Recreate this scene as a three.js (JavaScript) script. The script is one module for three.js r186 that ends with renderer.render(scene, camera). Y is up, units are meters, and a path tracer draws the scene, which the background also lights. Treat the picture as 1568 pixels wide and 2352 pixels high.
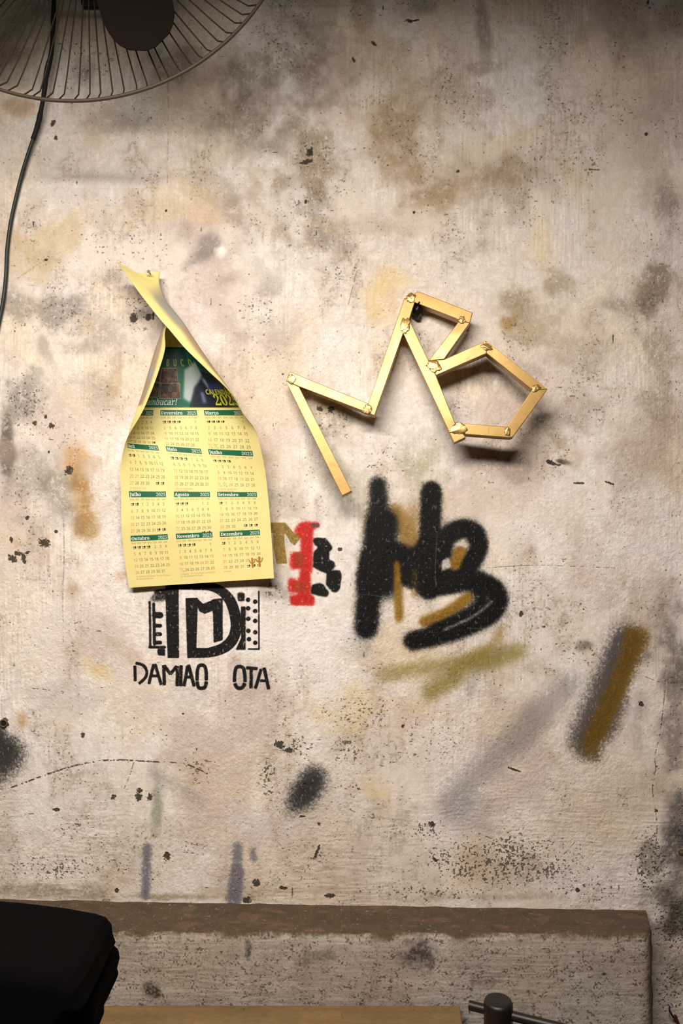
import * as THREE from 'three';
import { mergeGeometries, mergeVertices } from 'three/addons/utils/BufferGeometryUtils.js';
import { RoundedBoxGeometry } from 'three/addons/geometries/RoundedBoxGeometry.js';
import { RectAreaLightUniformsLib } from 'three/addons/lights/RectAreaLightUniformsLib.js';

// ---------------------------------------------------------------- camera, light, exposure
const scene = new THREE.Scene();
scene.background = new THREE.Color(0x000000);
const EYE = 1.65, DIST = 1.6, FPX = 1760;             // eye height, distance to the wall, focal length in pixels of the 1568 x 2352 frame
const camera = new THREE.PerspectiveCamera(2 * Math.atan(1176 / FPX) * 180 / Math.PI, 1568 / 2352, 0.05, 30);
camera.position.set(0, EYE, DIST);
camera.lookAt(0, EYE, 0);
const renderer = new THREE.WebGLRenderer({ antialias: true });
renderer.toneMapping = THREE.LinearToneMapping;
renderer.toneMappingExposure = 1.0;
renderer.shadowMap.enabled = true;
RectAreaLightUniformsLib.init();
const LAMP = { pos: [-0.32, 2.53, 1.28], aim: [-0.30, 0.0, 0.80], w: 1.2, h: 0.26, color: new THREE.Color().setRGB(1.0, 0.935, 0.87), intensity: 60 };
const lampLight = new THREE.RectAreaLight(LAMP.color, LAMP.intensity, LAMP.w, LAMP.h);
lampLight.position.set(...LAMP.pos);
lampLight.lookAt(...LAMP.aim);
scene.add(lampLight);

// ---------------------------------------------------------------- helpers
const P = (px, py, z = 0) => { const s = (DIST - z) / FPX; return new THREE.Vector3((px - 784) * s, EYE - (py - 1176) * s, z); };
const lerp = (a, b, t) => a + (b - a) * t, clamp = (x, a = 0, b = 1) => Math.min(b, Math.max(a, x));
const sst = (a, b, x) => { const t = clamp((x - a) / (b - a)); return t * t * (3 - 2 * t); };
let seed = 1234567;
const rnd = () => { seed = (seed + 0x6d2b79f5) | 0; let t = Math.imul(seed ^ (seed >>> 15), 1 | seed); t = (t + Math.imul(t ^ (t >>> 7), 61 | t)) ^ t; return ((t ^ (t >>> 14)) >>> 0) / 4294967296; };
const NT = new Float32Array(65536); for (let i = 0; i < 65536; i++) NT[i] = rnd();
function vn(x, y) {
  const xf = Math.floor(x), yf = Math.floor(y); let u = x - xf, v = y - yf; u = u * u * (3 - 2 * u); v = v * v * (3 - 2 * v);
  const x0 = xf & 255, x1 = (xf + 1) & 255, y0 = (yf & 255) << 8, y1 = ((yf + 1) & 255) << 8;
  const a = NT[y0 | x0], b = NT[y0 | x1], c = NT[y1 | x0], d = NT[y1 | x1];
  return a + (b - a) * u + (c - a + (a - b - c + d) * u) * v;
}
function fbm(x, y, o) { let s = 0, a = 0.5, n = 0; for (let i = 0; i < o; i++) { s += a * vn(x, y); n += a; x = x * 2.03 + 17.7; y = y * 2.03 + 41.3; a *= 0.5; } return s / n; }
const hex = (h) => [(h >> 16 & 255) / 255, (h >> 8 & 255) / 255, (h & 255) / 255];
const used = {};
const numbered = (n) => { used[n] = (used[n] ?? -1) + 1; return used[n] ? n + '_' + String(used[n]).padStart(3, '0') : n; };
function mesh(name, geo, mat, parent = scene) {
  const m = new THREE.Mesh(geo, mat); m.name = parent === scene ? numbered(name) : name; m.castShadow = m.receiveShadow = true; parent.add(m); return m;
}
function thing(name, label, category, pos = [0, 0, 0]) {
  const g = new THREE.Group(); g.name = numbered(name); g.position.set(...pos); g.userData = { label, category }; scene.add(g); return g;
}
function struct(name, geo, mat, label, category) { const m = mesh(name, geo, mat); m.userData = { kind: 'structure', label, category }; return m; }
const std = (color, roughness = 0.8, metalness = 0, extra = {}) => new THREE.MeshStandardMaterial({ color: new THREE.Color(color), roughness, metalness, ...extra });
function sweep(pts, radius, sides = 8, samples = 0, closed = false) {
  const curve = new THREE.CatmullRomCurve3(pts, closed, 'centripetal');
  const n = samples || pts.length * 6;
  const g = new THREE.TubeGeometry(curve, n, 1, sides, closed);
  const pos = g.attributes.position, c = new THREE.Vector3(), v = new THREE.Vector3();
  for (let i = 0; i <= n; i++) {
    curve.getPointAt(i / n, c); const r = typeof radius === 'function' ? radius(i / n) : radius;
    for (let j = 0; j <= sides; j++) { const k = i * (sides + 1) + j; v.fromBufferAttribute(pos, k).sub(c).multiplyScalar(r).add(c); pos.setXYZ(k, v.x, v.y, v.z); }
  }
  g.computeVertexNormals(); return g;
}
function polyTube(pts, r, sides = 6) {          // straight segments with shared rings at the bends
  const path = new THREE.CurvePath(); for (let i = 1; i < pts.length; i++) path.add(new THREE.LineCurve3(pts[i - 1], pts[i]));
  return new THREE.TubeGeometry(path, (pts.length - 1) * 2, r, sides, false);
}
function noisyBlob(r, sx, sy, sz, amp, freq, sd) {
  let g = new THREE.IcosahedronGeometry(1, 4); g.deleteAttribute('uv'); g = mergeVertices(g, 1e-4);
  const p = g.attributes.position;
  for (let i = 0; i < p.count; i++) {
    const x = p.getX(i), y = p.getY(i), z = p.getZ(i);
    const k = r * (1 + amp * (fbm(x * freq + sd, y * freq + z * freq * 0.7 + sd * 2, 3) - 0.5) * 2);
    p.setXYZ(i, x * k * sx, y * k * sy, z * k * sz);
  }
  g.computeVertexNormals(); return g;
}
function dataTex(arr, w, h, srgb) {
  const t = new THREE.DataTexture(arr, w, h, THREE.RGBAFormat); t.magFilter = THREE.LinearFilter; t.minFilter = THREE.LinearFilter; if (srgb) t.colorSpace = THREE.SRGBColorSpace; t.needsUpdate = true; return t;
}

// ---------------------------------------------------------------- plaster painter (x, y in wall pixels, 1100 to the metre)
// [x, y, rx, ry, degrees, colour, strength, grain]
const STAINS_AND_SHADOWS = [
  // brown and ochre damp stains, with painted shadows of the welded letters
  [735, 330, 95, 120, 10, 0x8b765c, 0.55, 1], [930, 320, 70, 130, 0, 0x9a815f, 0.62, 0.7], [1010, 440, 130, 60, -35, 0x9b8262, 0.6, 0.8], [1090, 410, 120, 45, -20, 0x9b8262, 0.5, 0.9],
  [1170, 420, 80, 80, 0, 0x8d7a66, 0.4, 1], [1110, 500, 40, 90, 0, 0x8d7a66, 0.4, 1], [720, 540, 110, 80, -20, 0x8b765c, 0.42, 1], [690, 480, 60, 60, 0, 0x7d6e5d, 0.35, 1],
  [1040, 215, 120, 70, 0, 0x9d8a76, 0.38, 1], [860, 130, 160, 90, 0, 0x96846f, 0.34, 0.8], [640, 160, 130, 130, 20, 0x6e6252, 0.5, 0.8], [560, 280, 150, 90, 0, 0x776a59, 0.45, 0.8],
  [520, 430, 90, 60, 0, 0x9a8876, 0.35, 1], [640, 420, 70, 60, -40, 0x86735c, 0.5, 0.9], [540, 500, 40, 60, -30, 0x8d7c6c, 0.35, 1],
  [1180, 690, 60, 50, 0, 0x8a7a56, 0.5, 1], [1270, 650, 60, 60, 0, 0x8a7a56, 0.42, 1], [1220, 760, 90, 60, 0, 0x9a8660, 0.4, 1], [1160, 740, 30, 20, 0, 0x96703c, 0.5, 0.8],
  [1500, 660, 45, 90, 0, 0x6b5a48, 0.55, 0.9], [1430, 700, 80, 50, 0, 0x7b6d63, 0.4, 1], [1530, 480, 50, 120, 0, 0x776a5e, 0.45, 1], [1520, 850, 60, 150, 0, 0x8a7866, 0.42, 1],
  [1300, 960, 130, 60, 20, 0x9d8b7d, 0.36, 0.9], [1330, 800, 100, 80, 0, 0xa08f7b, 0.34, 1], [1460, 1060, 110, 90, 0, 0x9d8b7d, 0.34, 1], [1180, 1060, 120, 40, 10, 0x7f7167, 0.4, 0.9],  // last entry: painted shadow below the bottom bar of the letters
  [1240, 960, 40, 30, 0, 0x52493f, 0.55, 0.8], [1110, 860, 60, 40, 30, 0x6d6157, 0.35, 0.9],  // cast shadows of the right corner and upper bar, painted in
  [820, 520, 200, 30, 0, 0xb09a7e, 0.3, 0.8], [780, 960, 70, 60, 0, 0x857a60, 0.4, 1], [960, 1080, 60, 70, 0, 0x978f6c, 0.45, 1], [800, 1130, 70, 90, 0, 0xa89c80, 0.4, 1],
  [740, 1060, 70, 60, 0, 0x9f957f, 0.35, 1], [650, 1140, 60, 60, 0, 0x96907f, 0.32, 1],
  // yellow water marks
  [120, 540, 170, 50, -12, 0xc4a467, 0.36, 0.5], [90, 600, 110, 50, 0, 0xcdb07a, 0.29, 0.5], [420, 480, 180, 60, 0, 0xd4b084, 0.30, 0.5], [905, 645, 66, 40, -20, 0xe0bc70, 0.27, 0.6],
  [872, 690, 50, 50, 20, 0xdcb668, 0.22, 0.8], [860, 720, 40, 90, 0, 0xd8b56c, 0.25, 0.8], [1245, 560, 30, 130, 0, 0xe2c78a, 0.32, 0.5], [1310, 400, 40, 60, 0, 0xd0ac6c, 0.25, 0.7], [1130, 330, 100, 30, -10, 0xe0c48c, 0.29, 0.6],
  [870, 1815, 45, 55, 0, 0xd0aa5c, 0.30, 0.7], [800, 1630, 120, 60, -10, 0xc8a860, 0.27, 1], [235, 1540, 40, 26, 20, 0xd6b66a, 0.43, 0.5], [355, 1590, 40, 14, 0, 0xdcc48a, 0.29, 0.6], [170, 1355, 22, 26, 20, 0xa08458, 0.43, 0.6],
  [280, 1320, 26, 26, 0, 0xb09060, 0.36, 0.7], [860, 1490, 130, 60, 0, 0xc8a878, 0.30, 0.9], [690, 760, 60, 80, 0, 0xd9b680, 0.22, 0.9], [540, 700, 60, 40, 0, 0xdcc0a0, 0.22, 0.8],
  [520, 1820, 50, 30, 0, 0xd8c4a0, 0.22, 0.7], [420, 1990, 60, 30, 0, 0xd9bd92, 0.22, 0.7], [1080, 2000, 110, 70, 0, 0xdab48a, 0.27, 0.7], [1000, 1640, 120, 70, 0, 0xcda582, 0.23, 1],
  // orange spray and rust
  [192, 1160, 40, 82, -6, 0xa0763f, 0.75, 0.6], [170, 1060, 28, 40, 10, 0xbf8a52, 0.5, 0.7], [205, 1220, 40, 30, 0, 0x9c7034, 0.5, 0.7], [50, 1665, 14, 28, 0, 0xc0986a, 0.6, 0.5], [20, 135, 60, 30, 0, 0x6a4c32, 0.3, 0.7],
  [30, 250, 40, 30, 0, 0x8a6038, 0.35, 0.7],
  // grey damp and mould clouds, painted calendar corner shadow, dark patches behind the fan
  [490, 560, 42, 46, 10, 0x8a7f7a, 0.62, 0.8], [465, 590, 40, 20, -30, 0x8c817b, 0.5, 0.9], [540, 540, 26, 50, 0, 0x9a8c80, 0.4, 0.9], [580, 610, 70, 24, 30, 0xa89c8c, 0.4, 0.9],
  [120, 720, 110, 46, -8, 0x8c8078, 0.6, 1], [40, 700, 50, 50, 0, 0x857a70, 0.5, 1], [250, 760, 110, 50, 10, 0x948a82, 0.5, 1], [330, 650, 90, 26, 10, 0x928880, 0.5, 1], [320, 720, 40, 30, 0, 0x6b645e, 0.55, 1],
  [50, 930, 60, 110, 0, 0x776f66, 0.52, 1], [80, 1090, 80, 110, 20, 0x8b8278, 0.45, 1], [15, 1010, 20, 110, 0, 0x4e463e, 0.6, 0.9], [140, 1150, 40, 90, -20, 0x7f776a, 0.5, 1], [110, 1190, 60, 50, 0, 0xa0958c, 0.4, 1],
  [400, 150, 60, 60, 0, 0x55493e, 0.4, 0.8], [200, 170, 50, 40, 0, 0x4a4038, 0.4, 1], [620, 660, 40, 40, 0, 0x8e857e, 0.5, 1], [560, 780, 70, 60, 0, 0xa1968c, 0.35, 1], [230, 900, 60, 60, 0, 0x9c8f80, 0.35, 1],  // first two entries darken the wall behind the fan
  [640, 770, 50, 90, 0, 0xa79b90, 0.32, 1], [740, 560, 60, 30, 0, 0x8b7f78, 0.4, 1], [1100, 1180, 80, 80, 0, 0xc4b8b4, 0.3, 0.5], [250, 1450, 70, 70, 0, 0xc8bcae, 0.3, 0.8],
  [400, 1600, 90, 30, 0, 0xb8b0b4, 0.35, 0.7], [150, 1600, 100, 40, 0, 0xc2b4b0, 0.35, 0.7], [640, 1900, 130, 50, 0, 0xc6b9b8, 0.35, 0.6], [1070, 1870, 60, 60, 0, 0xa8a09c, 0.4, 0.7],
  [1540, 1480, 50, 130, 0, 0x5e544c, 0.6, 0.9], [1470, 1640, 30, 120, 0, 0x7c7066, 0.35, 1], [1545, 1650, 40, 160, 0, 0x6c6259, 0.5, 0.9], [1350, 1480, 30, 18, 10, 0x6f675c, 0.7, 0.6], [1290, 1430, 14, 22, 0, 0xa08a74, 0.5, 0.5],
  [1555, 1950, 45, 120, 0, 0x4f4a46, 0.65, 0.7], [1490, 1960, 28, 60, 0, 0x6e6356, 0.5, 1], [1540, 2100, 60, 60, 0, 0x38322a, 0.7, 0.7], [1550, 2250, 50, 90, 0, 0x6c6454, 0.5, 1], [1510, 2050, 60, 40, 0, 0x5a5044, 0.55, 1],
  [1290, 1060, 20, 6, 12, 0x4a4038, 0.8, 0.3], [1180, 2000, 190, 50, 8, 0x9f8c78, 0.34, 1], [760, 1740, 60, 90, 0, 0xb8a894, 0.3, 1], [360, 1850, 14, 90, 0, 0x8a8a74, 0.5, 0.7], [600, 2045, 200, 14, 0, 0xab9474, 0.4, 1],
  [1100, 2060, 300, 14, 0, 0x9a8468, 0.4, 1], [120, 2050, 200, 22, 0, 0x82705a, 0.5, 1], [420, 2060, 240, 10, 0, 0x8c7658, 0.5, 1], [700, 1380, 70, 30, 0, 0xd8d0ca, 0.4, 0.5], [620, 1360, 50, 30, 10, 0x8b8178, 0.5, 0.9],  // last entry: shadow below the calendar corner, painted in
  [640, 1290, 30, 60, 0, 0xa59a90, 0.3, 1], [820, 1480, 40, 40, 0, 0x8f8c86, 0.4, 1], [1500, 250, 60, 200, 0, 0xa59483, 0.3, 0.8], [1480, 60, 120, 80, 0, 0x8b7b6c, 0.4, 0.8], [1110, 60, 20, 90, 0, 0x83796a, 0.5, 0.8], [960, 20, 50, 30, 0, 0x8d8678, 0.45, 0.8],
];
for (let i = 0; i < 62; i++) {                    // smaller damp blotches all over the old whitewash
  const up = i < 44, cols = [0xa08a70, 0x9a8b7c, 0xb09672, 0x8f8578, 0xa8917f, 0xb9a184];
  STAINS_AND_SHADOWS.push([-200 + 1950 * rnd(), up ? -100 + 1180 * rnd() : 1180 + 860 * rnd(), 18 + 80 * rnd() * rnd(), 20 + 90 * rnd() * rnd(), -40 + 80 * rnd(), cols[Math.floor(rnd() * 6)], (up ? 0.26 : 0.16) + 0.22 * rnd(), 0.7 + 0.3 * rnd()]);
}
// pale patches: [x, y, rx, ry, deg, colour, strength, grain]
const PALE = [
  [510, 575, 14, 16, 0, 0xeee6de, 0.85, 0.2], [800, 480, 40, 70, 0, 0xe8dccd, 0.7, 0.4], [960, 500, 60, 40, 10, 0xe6d8c4, 0.6, 0.5], [1070, 340, 80, 60, 0, 0xdcd3c0, 0.6, 0.5], [560, 570, 70, 60, 0, 0xece2d4, 0.6, 0.4],
  [1380, 420, 90, 200, 10, 0xd6cab4, 0.4, 0.6], [1260, 480, 40, 40, 0, 0xe0d4c0, 0.6, 0.4], [1060, 120, 46, 26, -10, 0xcfc0ae, 0.6, 0.4], [1030, 260, 16, 24, 0, 0xd8cab6, 0.6, 0.3], [300, 590, 130, 60, 0, 0xe8dccb, 0.6, 0.4],
  [600, 640, 90, 50, 0, 0xe9ddd0, 0.5, 0.6], [560, 1470, 120, 60, 0, 0xe8dfd6, 0.6, 0.4], [720, 1500, 120, 110, 0, 0xe8dfd8, 0.6, 0.4], [100, 1440, 90, 70, 0, 0xdfd4c8, 0.5, 0.6], [1160, 1220, 70, 70, 0, 0xe6dcd6, 0.5, 0.5],
  [1340, 1150, 90, 60, 0, 0xe0d0c0, 0.4, 0.6], [930, 1800, 60, 60, 0, 0xe6d8c8, 0.4, 0.5], [330, 1800, 8, 60, 0, 0xe6dcc8, 0.6, 0.3], [1185, 1765, 22, 14, 20, 0xe2d2c0, 0.6, 0.2],
];
// speckled mould: [x, y, rx, ry, deg, density]
const SPECKS = [
  [700, 500, 120, 160, 0, 0.5], [720, 360, 80, 60, 0, 0.6], [640, 110, 130, 120, 0, 0.5], [300, 270, 200, 80, 0, 0.4], [190, 140, 120, 90, 0, 0.55], [120, 350, 120, 120, 0, 0.3], [340, 400, 160, 80, 0, 0.3],
  [140, 730, 160, 60, 0, 0.6], [60, 930, 70, 110, 0, 0.65], [60, 1150, 70, 120, 0, 0.5], [120, 1000, 120, 80, 0, 0.45], [250, 940, 60, 80, 0, 0.35], [330, 710, 50, 80, 0, 0.65], [590, 720, 70, 60, 0, 0.55], [600, 800, 60, 70, 0, 0.4],
  [660, 930, 60, 60, 0, 0.4], [760, 980, 90, 60, 0, 0.55], [880, 1060, 90, 50, 0, 0.5], [700, 1100, 80, 60, 0, 0.4], [820, 650, 40, 40, 0, 0.4], [1210, 470, 120, 90, 0, 0.45], [1090, 230, 110, 80, 0, 0.4], [1490, 640, 80, 200, 0, 0.45],
  [1540, 300, 80, 200, 0, 0.35], [1530, 930, 70, 140, 0, 0.4], [1360, 1100, 120, 60, 0, 0.3], [1280, 1290, 120, 40, 0, 0.4], [1250, 1420, 60, 60, 0, 0.45], [1330, 1500, 80, 60, 0, 0.5], [1540, 1600, 60, 200, 0, 0.5],
  [830, 1640, 150, 70, 0, 0.65], [690, 1720, 40, 50, 0, 0.9], [800, 1720, 60, 50, 0, 0.75], [615, 1790, 34, 70, 0, 0.85], [815, 1815, 26, 26, 0, 0.8], [980, 1690, 130, 100, 0, 0.55], [980, 1910, 60, 40, 0, 0.7], [730, 1960, 30, 30, 0, 0.6],
  [450, 1770, 60, 60, 0, 0.55], [350, 1690, 100, 30, 0, 0.5], [300, 1690, 60, 20, 0, 0.6], [130, 1700, 60, 60, 0, 0.4], [250, 1830, 90, 60, 0, 0.4], [180, 1900, 90, 60, 0, 0.5], [130, 1990, 160, 50, 0, 0.6], [280, 1990, 50, 40, 0, 0.6],
  [440, 1950, 60, 30, 0, 0.5], [1150, 1980, 250, 90, 0, 0.75], [1000, 2050, 300, 30, 0, 0.6], [1350, 2040, 150, 40, 0, 0.6], [1490, 1980, 60, 100, 0, 0.75], [1540, 2120, 60, 90, 0, 0.9], [1560, 1800, 40, 200, 0, 0.5], [340, 1390, 60, 30, 0, 0.3],
  [630, 1360, 30, 40, 0, 0.75], [800, 1480, 60, 30, 0, 0.5], [120, 1420, 80, 60, 0, 0.3], [40, 1560, 80, 40, 0, 0.3], [520, 1660, 90, 30, 0, 0.3], [1540, 2260, 60, 100, 0, 0.6], [740, 840, 90, 60, 0, 0.3],
];
// single dark marks: [x, y, rx, ry, deg]
const MARKS = [
  [940, 48, 7, 4, 0], [952, 47, 14, 1.6, -8], [858, 99, 3, 7, -40], [812, 138, 3, 6, -20], [1488, 4, 2.5, 5, 0], [1484, 307, 3.4, 4, 0], [1260, 228, 2.5, 2, 0], [1052, 394, 3.4, 3, 0], [714, 345, 3, 12, 15], [704, 372, 14, 5, -10], [710, 350, 9, 9, 30],
  [702, 463, 3, 5, 0], [950, 488, 3, 3, 0], [106, 597, 3.4, 2.6, 20], [381, 484, 3, 3, 0], [128, 316, 4, 5, -20], [122, 282, 4, 8, 20], [340, 728, 8, 7, 0], [307, 730, 9, 9, 40], [352, 726, 3, 7, 0], [158, 1081, 8, 12, 20], [79, 972, 6, 5, 30],
  [118, 979, 6, 6, 0], [105, 957, 3, 4, 0], [101, 1247, 13, 9, 20], [28, 1283, 10, 8, 40], [54, 1284, 5, 13, -15], [40, 1271, 8, 6, 0], [62, 1270, 6, 3, -10], [128, 1222, 5, 4, 0], [63, 1191, 4, 5, 0], [26, 1240, 3, 9, -15], [112, 1038, 2, 3, 0],
  [1268, 1065, 17, 4, 12], [1262, 1061, 8, 4, 10], [1197, 1410, 4, 6, 20], [641, 1711, 11, 9, 30], [663, 1724, 10, 6, -15], [693, 1876, 6, 3, 0], [733, 1893, 4, 4, 0], [10, 1661, 9, 9, 0], [650, 2040, 9, 4, 10], [756, 2058, 12, 5, 0], [589, 2029, 9, 8, 0],
  [268, 2046, 4, 5, 0], [567, 2068, 10, 7, 0], [320, 1817, 7, 5, 20], [344, 1832, 6, 8, 0], [130, 1860, 7, 4, 0], [260, 1832, 5, 6, 30], [318, 1831, 8, 9, 0], [383, 1967, 7, 10, 0], [190, 1688, 4, 6, 0], [1507, 1863, 3, 4, 0], [1472, 1618, 7, 6, 0],
  [992, 1893, 8, 7, 0], [1000, 1976, 8, 3, 40], [729, 1955, 3, 15, 22], [925, 1668, 4, 4, 0], [700, 1801, 3, 2, 0], [1340, 1400, 2, 2, 0], [1250, 1440, 2, 2, 0], [1326, 2046, 7, 4, 10], [1180, 1768, 18, 2, 20],
  [735, 940, 9, 5, 30], [760, 940, 7, 7, 0], [780, 1262, 6, 4, 0], [420, 1640, 3, 3, 0], [1400, 1110, 10, 2, 20], [1330, 1110, 12, 2, 0],
];
const LINES = [   // hairline cracks and scratched lines: width, darkness, points
  [3.2, 0.55, [[20, 1812], [80, 1790], [140, 1768], [200, 1752], [260, 1745], [340, 1750], [400, 1752], [440, 1758], [475, 1778]], true],
  [1.6, 0.45, [[308, 1748], [300, 1780], [285, 1812]], true], [1.4, 0.5, [[1530, 1560], [1522, 1640], [1516, 1690], [1502, 1740], [1508, 1770], [1497, 1800], [1502, 1850], [1512, 1900], [1505, 1950]], false],
  [1.4, 0.35, [[1120, 1305], [1200, 1298], [1300, 1300], [1420, 1306]], false], [1.2, 0.4, [[1460, 1545], [1490, 1560], [1530, 1572], [1568, 1568]], false], [1.3, 0.5, [[1100, 1915], [1140, 1930], [1160, 1955], [1185, 1965]], false],
  [1.2, 0.4, [[820, 620], [810, 660], [800, 700]], false], [1.5, 0.4, [[1268, 1990], [1300, 1960], [1320, 1935]], true], [1.2, 0.35, [[385, 120], [388, 300], [384, 430]], true], [1.2, 0.3, [[40, 640], [70, 620], [100, 598]], false],
  [1.2, 0.4, [[145, 1190], [148, 1260], [145, 1330], [143, 1400], [145, 1480]], true], [1.4, 0.45, [[30, 1582], [70, 1580], [115, 1586]], true],
];

function canvasMask(w, h, sc, x0, y0, draw) {       // draws in wall pixels, gives back the coverage 0..1
  const c = document.createElement('canvas'); c.width = w; c.height = h; const k = c.getContext('2d');
  k.setTransform(sc, 0, 0, sc, -x0 * sc, -y0 * sc); k.fillStyle = k.strokeStyle = '#fff'; k.lineCap = 'round'; k.lineJoin = 'round';
  draw(k);
  const d = k.getImageData(0, 0, w, h).data, o = new Float32Array(w * h); for (let i = 0; i < o.length; i++) o[i] = d[i * 4 + 3] / 255; return o;
}
function line(k, width, blur, pts, alpha = 1) {
  k.save(); k.filter = blur ? 'blur(' + blur + 'px)' : 'none'; k.globalAlpha = alpha; k.lineWidth = width; k.beginPath(); k.moveTo(...pts[0]);
  if (pts.length === 2) k.lineTo(...pts[1]);
  else { for (let i = 1; i < pts.length - 1; i++) { const e = i === pts.length - 2 ? pts[i + 1] : [(pts[i][0] + pts[i + 1][0]) / 2, (pts[i][1] + pts[i + 1][1]) / 2]; k.quadraticCurveTo(pts[i][0], pts[i][1], e[0], e[1]); } }
  k.stroke(); k.restore();
}
function poly(k, blur, pts, alpha = 1) { k.save(); k.filter = blur ? 'blur(' + blur + 'px)' : 'none'; k.globalAlpha = alpha; k.beginPath(); pts.forEach((p, i) => i ? k.lineTo(...p) : k.moveTo(...p)); k.closePath(); k.fill(); k.restore(); }
const Z = (ox, oy, s) => (a) => a.map(([x, y]) => [ox + x / s, oy + y / s]);

// every spray paint layer: colour, edge grain, opacity, gloss, drawing
const z6 = Z(600, 1080, 2.412), z7 = Z(280, 1310, 4.126), z8 = Z(600, 1170, 7.127);
const SPRAYS = [
  { box: [800,1060,1240,1600], col: 0x8b6a2e, grain: 0.45, op: 0.9, rough: 0.5, draw(k) {                                   // old gold tag under the black one
    line(k, 34, 10.2, z6([[740, 220], [790, 330], [850, 420]])); line(k, 40, 15.3, z6([[850, 230], [830, 330], [800, 420]]), 0.8); line(k, 19, 6.8, z6([[752, 500], [758, 660], [762, 825]]));
    line(k, 22, 8.5, z6([[850, 560], [852, 690]]), 0.6); line(k, 34, 5.1, z6([[1095, 460], [1075, 520]])); line(k, 25, 6.8, z6([[900, 840], [1010, 800], [1090, 750], [1150, 700]]));
    line(k, 26, 15.3, z6([[590, 130], [575, 400]]), 0.5); line(k, 24, 11.9, z6([[1330, 860], [1320, 950], [1180, 1040], [1060, 1110]]), 0.75); } },
  { box: [820,1440,1260,1650], col: 0x86753a, grain: 0.5, op: 0.85, rough: 0.5, draw(k) {                                   // olive gold strokes under the tag
    line(k, 30, 13.6, z6([[665, 1145], [800, 1105], [950, 1090], [1180, 1050], [1300, 1030]]), 0.9); line(k, 46, 15.3, z6([[1200, 1060], [1320, 1040], [1430, 1000]]), 0.85); line(k, 44, 13.6, z6([[930, 1240], [1010, 1180], [1090, 1130]]), 0.9); } },
  { box: [780,1070,1220,1520], col: 0x060504, grain: 0.42, op: 0.97, rough: 0.6, draw(k) {                                  // big black tag
    line(k, 40, 7.0, z6([[645, 80], [655, 200], [640, 330]]), 0.84); line(k, 96, 15, z6([[668, 200], [650, 480], [590, 860]]), 0.22); line(k, 76, 14, z6([[942, 118], [930, 500], [925, 660]]), 0.2); line(k, 76, 14, z6([[1010, 380], [1090, 320], [1180, 330], [1210, 420], [1100, 570]]), 0.2); line(k, 76, 14, z6([[1160, 600], [1280, 640], [1322, 710], [1290, 790], [1180, 850], [1000, 915], [840, 945]]), 0.22); line(k, 72, 9.3, z6([[668, 300], [650, 480], [620, 620]])); line(k, 50, 6.6, z6([[610, 500], [590, 700], [582, 870]])); line(k, 40, 13.6, z6([[690, 480], [700, 660]]));
    line(k, 46, 5.3, z6([[942, 118], [935, 300], [930, 500], [925, 660]])); line(k, 44, 6.6, z6([[720, 450], [790, 560], [820, 600]])); line(k, 50, 6.6, z6([[820, 560], [880, 480], [930, 420]])); line(k, 60, 8.0, z6([[770, 480], [930, 600]]));
    line(k, 42, 5.9, z6([[1000, 470], [1010, 380], [1090, 320], [1180, 330], [1210, 420], [1170, 510], [1080, 570], [1000, 610]])); line(k, 42, 5.9, z6([[930, 640], [1040, 645], [1160, 600], [1280, 640], [1322, 710], [1290, 790], [1180, 850], [1000, 915], [840, 945]]));
    line(k, 34, 9.3, z6([[1190, 640], [1240, 720], [1180, 790], [960, 880]]), 0.9); line(k, 50, 8.0, z6([[900, 620], [1010, 600]])); line(k, 22, 15.3, z6([[600, 780], [560, 900]]), 0.5); } },
  { box: [880,1200,1120,1480], col: 0x8a6524, grain: 0.4, op: 0.92, rough: 0.5, draw(k) { line(k, 26, 4, z6([[1100, 455], [1072, 525]])); line(k, 16, 5, z6([[750, 520], [756, 640], [764, 820]]), 0.9); line(k, 20, 5, z6([[900, 842], [1010, 800], [1090, 750], [1140, 706]]), 0.9); line(k, 14, 6, z6([[850, 560], [852, 690]]), 0.5); } },
  { box: [940,1250,1060,1340], col: 0xd8ccc0, grain: 0.4, op: 0.8, rough: 0.8, draw(k) { poly(k, 2.5, z6([[1000, 500], [1040, 480], [1050, 540], [1000, 560]])); } },
  { box: [790,1170,1180,1480], col: 0xcfc4b8, grain: 0.5, op: 0.55, rough: 0.7, draw(k) { line(k, 6, 3, z6([[1010, 885], [1120, 840], [1210, 790], [1275, 730]])); line(k, 5, 3, z6([[1060, 412], [1110, 402], [1160, 418]])); line(k, 3, 1, z6([[975, 340], [960, 520], [965, 640]]), 0.5); line(k, 2.4, 1, z6([[530, 685], [640, 690], [730, 715]]), 0.5); line(k, 2.4, 1, z6([[1140, 875], [1310, 880]]), 0.6); } },
  { box: [600,1180,720,1320], hard: true, col: 0x82682c, grain: 0.3, op: 0.92, rough: 0.45, draw(k) {                                  // small stencil letters: gold M
    poly(k, 1.2, z8([[60, 220], [390, 220], [480, 330], [540, 400], [640, 390], [660, 440], [545, 590], [480, 540], [400, 400], [370, 400], [380, 590], [420, 885], [250, 890], [200, 600], [195, 380], [60, 380]])); poly(k, 2, z8([[530, 700], [680, 700], [680, 960], [530, 940]])); } },
  { box: [640,1170,750,1410], col: 0xb81a16, grain: 0.6, op: 0.93, rough: 0.5, draw(k) {
    poly(k, 4, z8([[640, 205], [950, 205], [960, 300], [850, 320], [840, 700], [840, 980], [800, 1060], [820, 1200], [810, 1400], [860, 1440], [855, 1560], [490, 1560], [470, 1440], [600, 1400], [600, 1300], [620, 1060], [640, 960], [640, 440], [530, 370], [560, 300]]));
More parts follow.
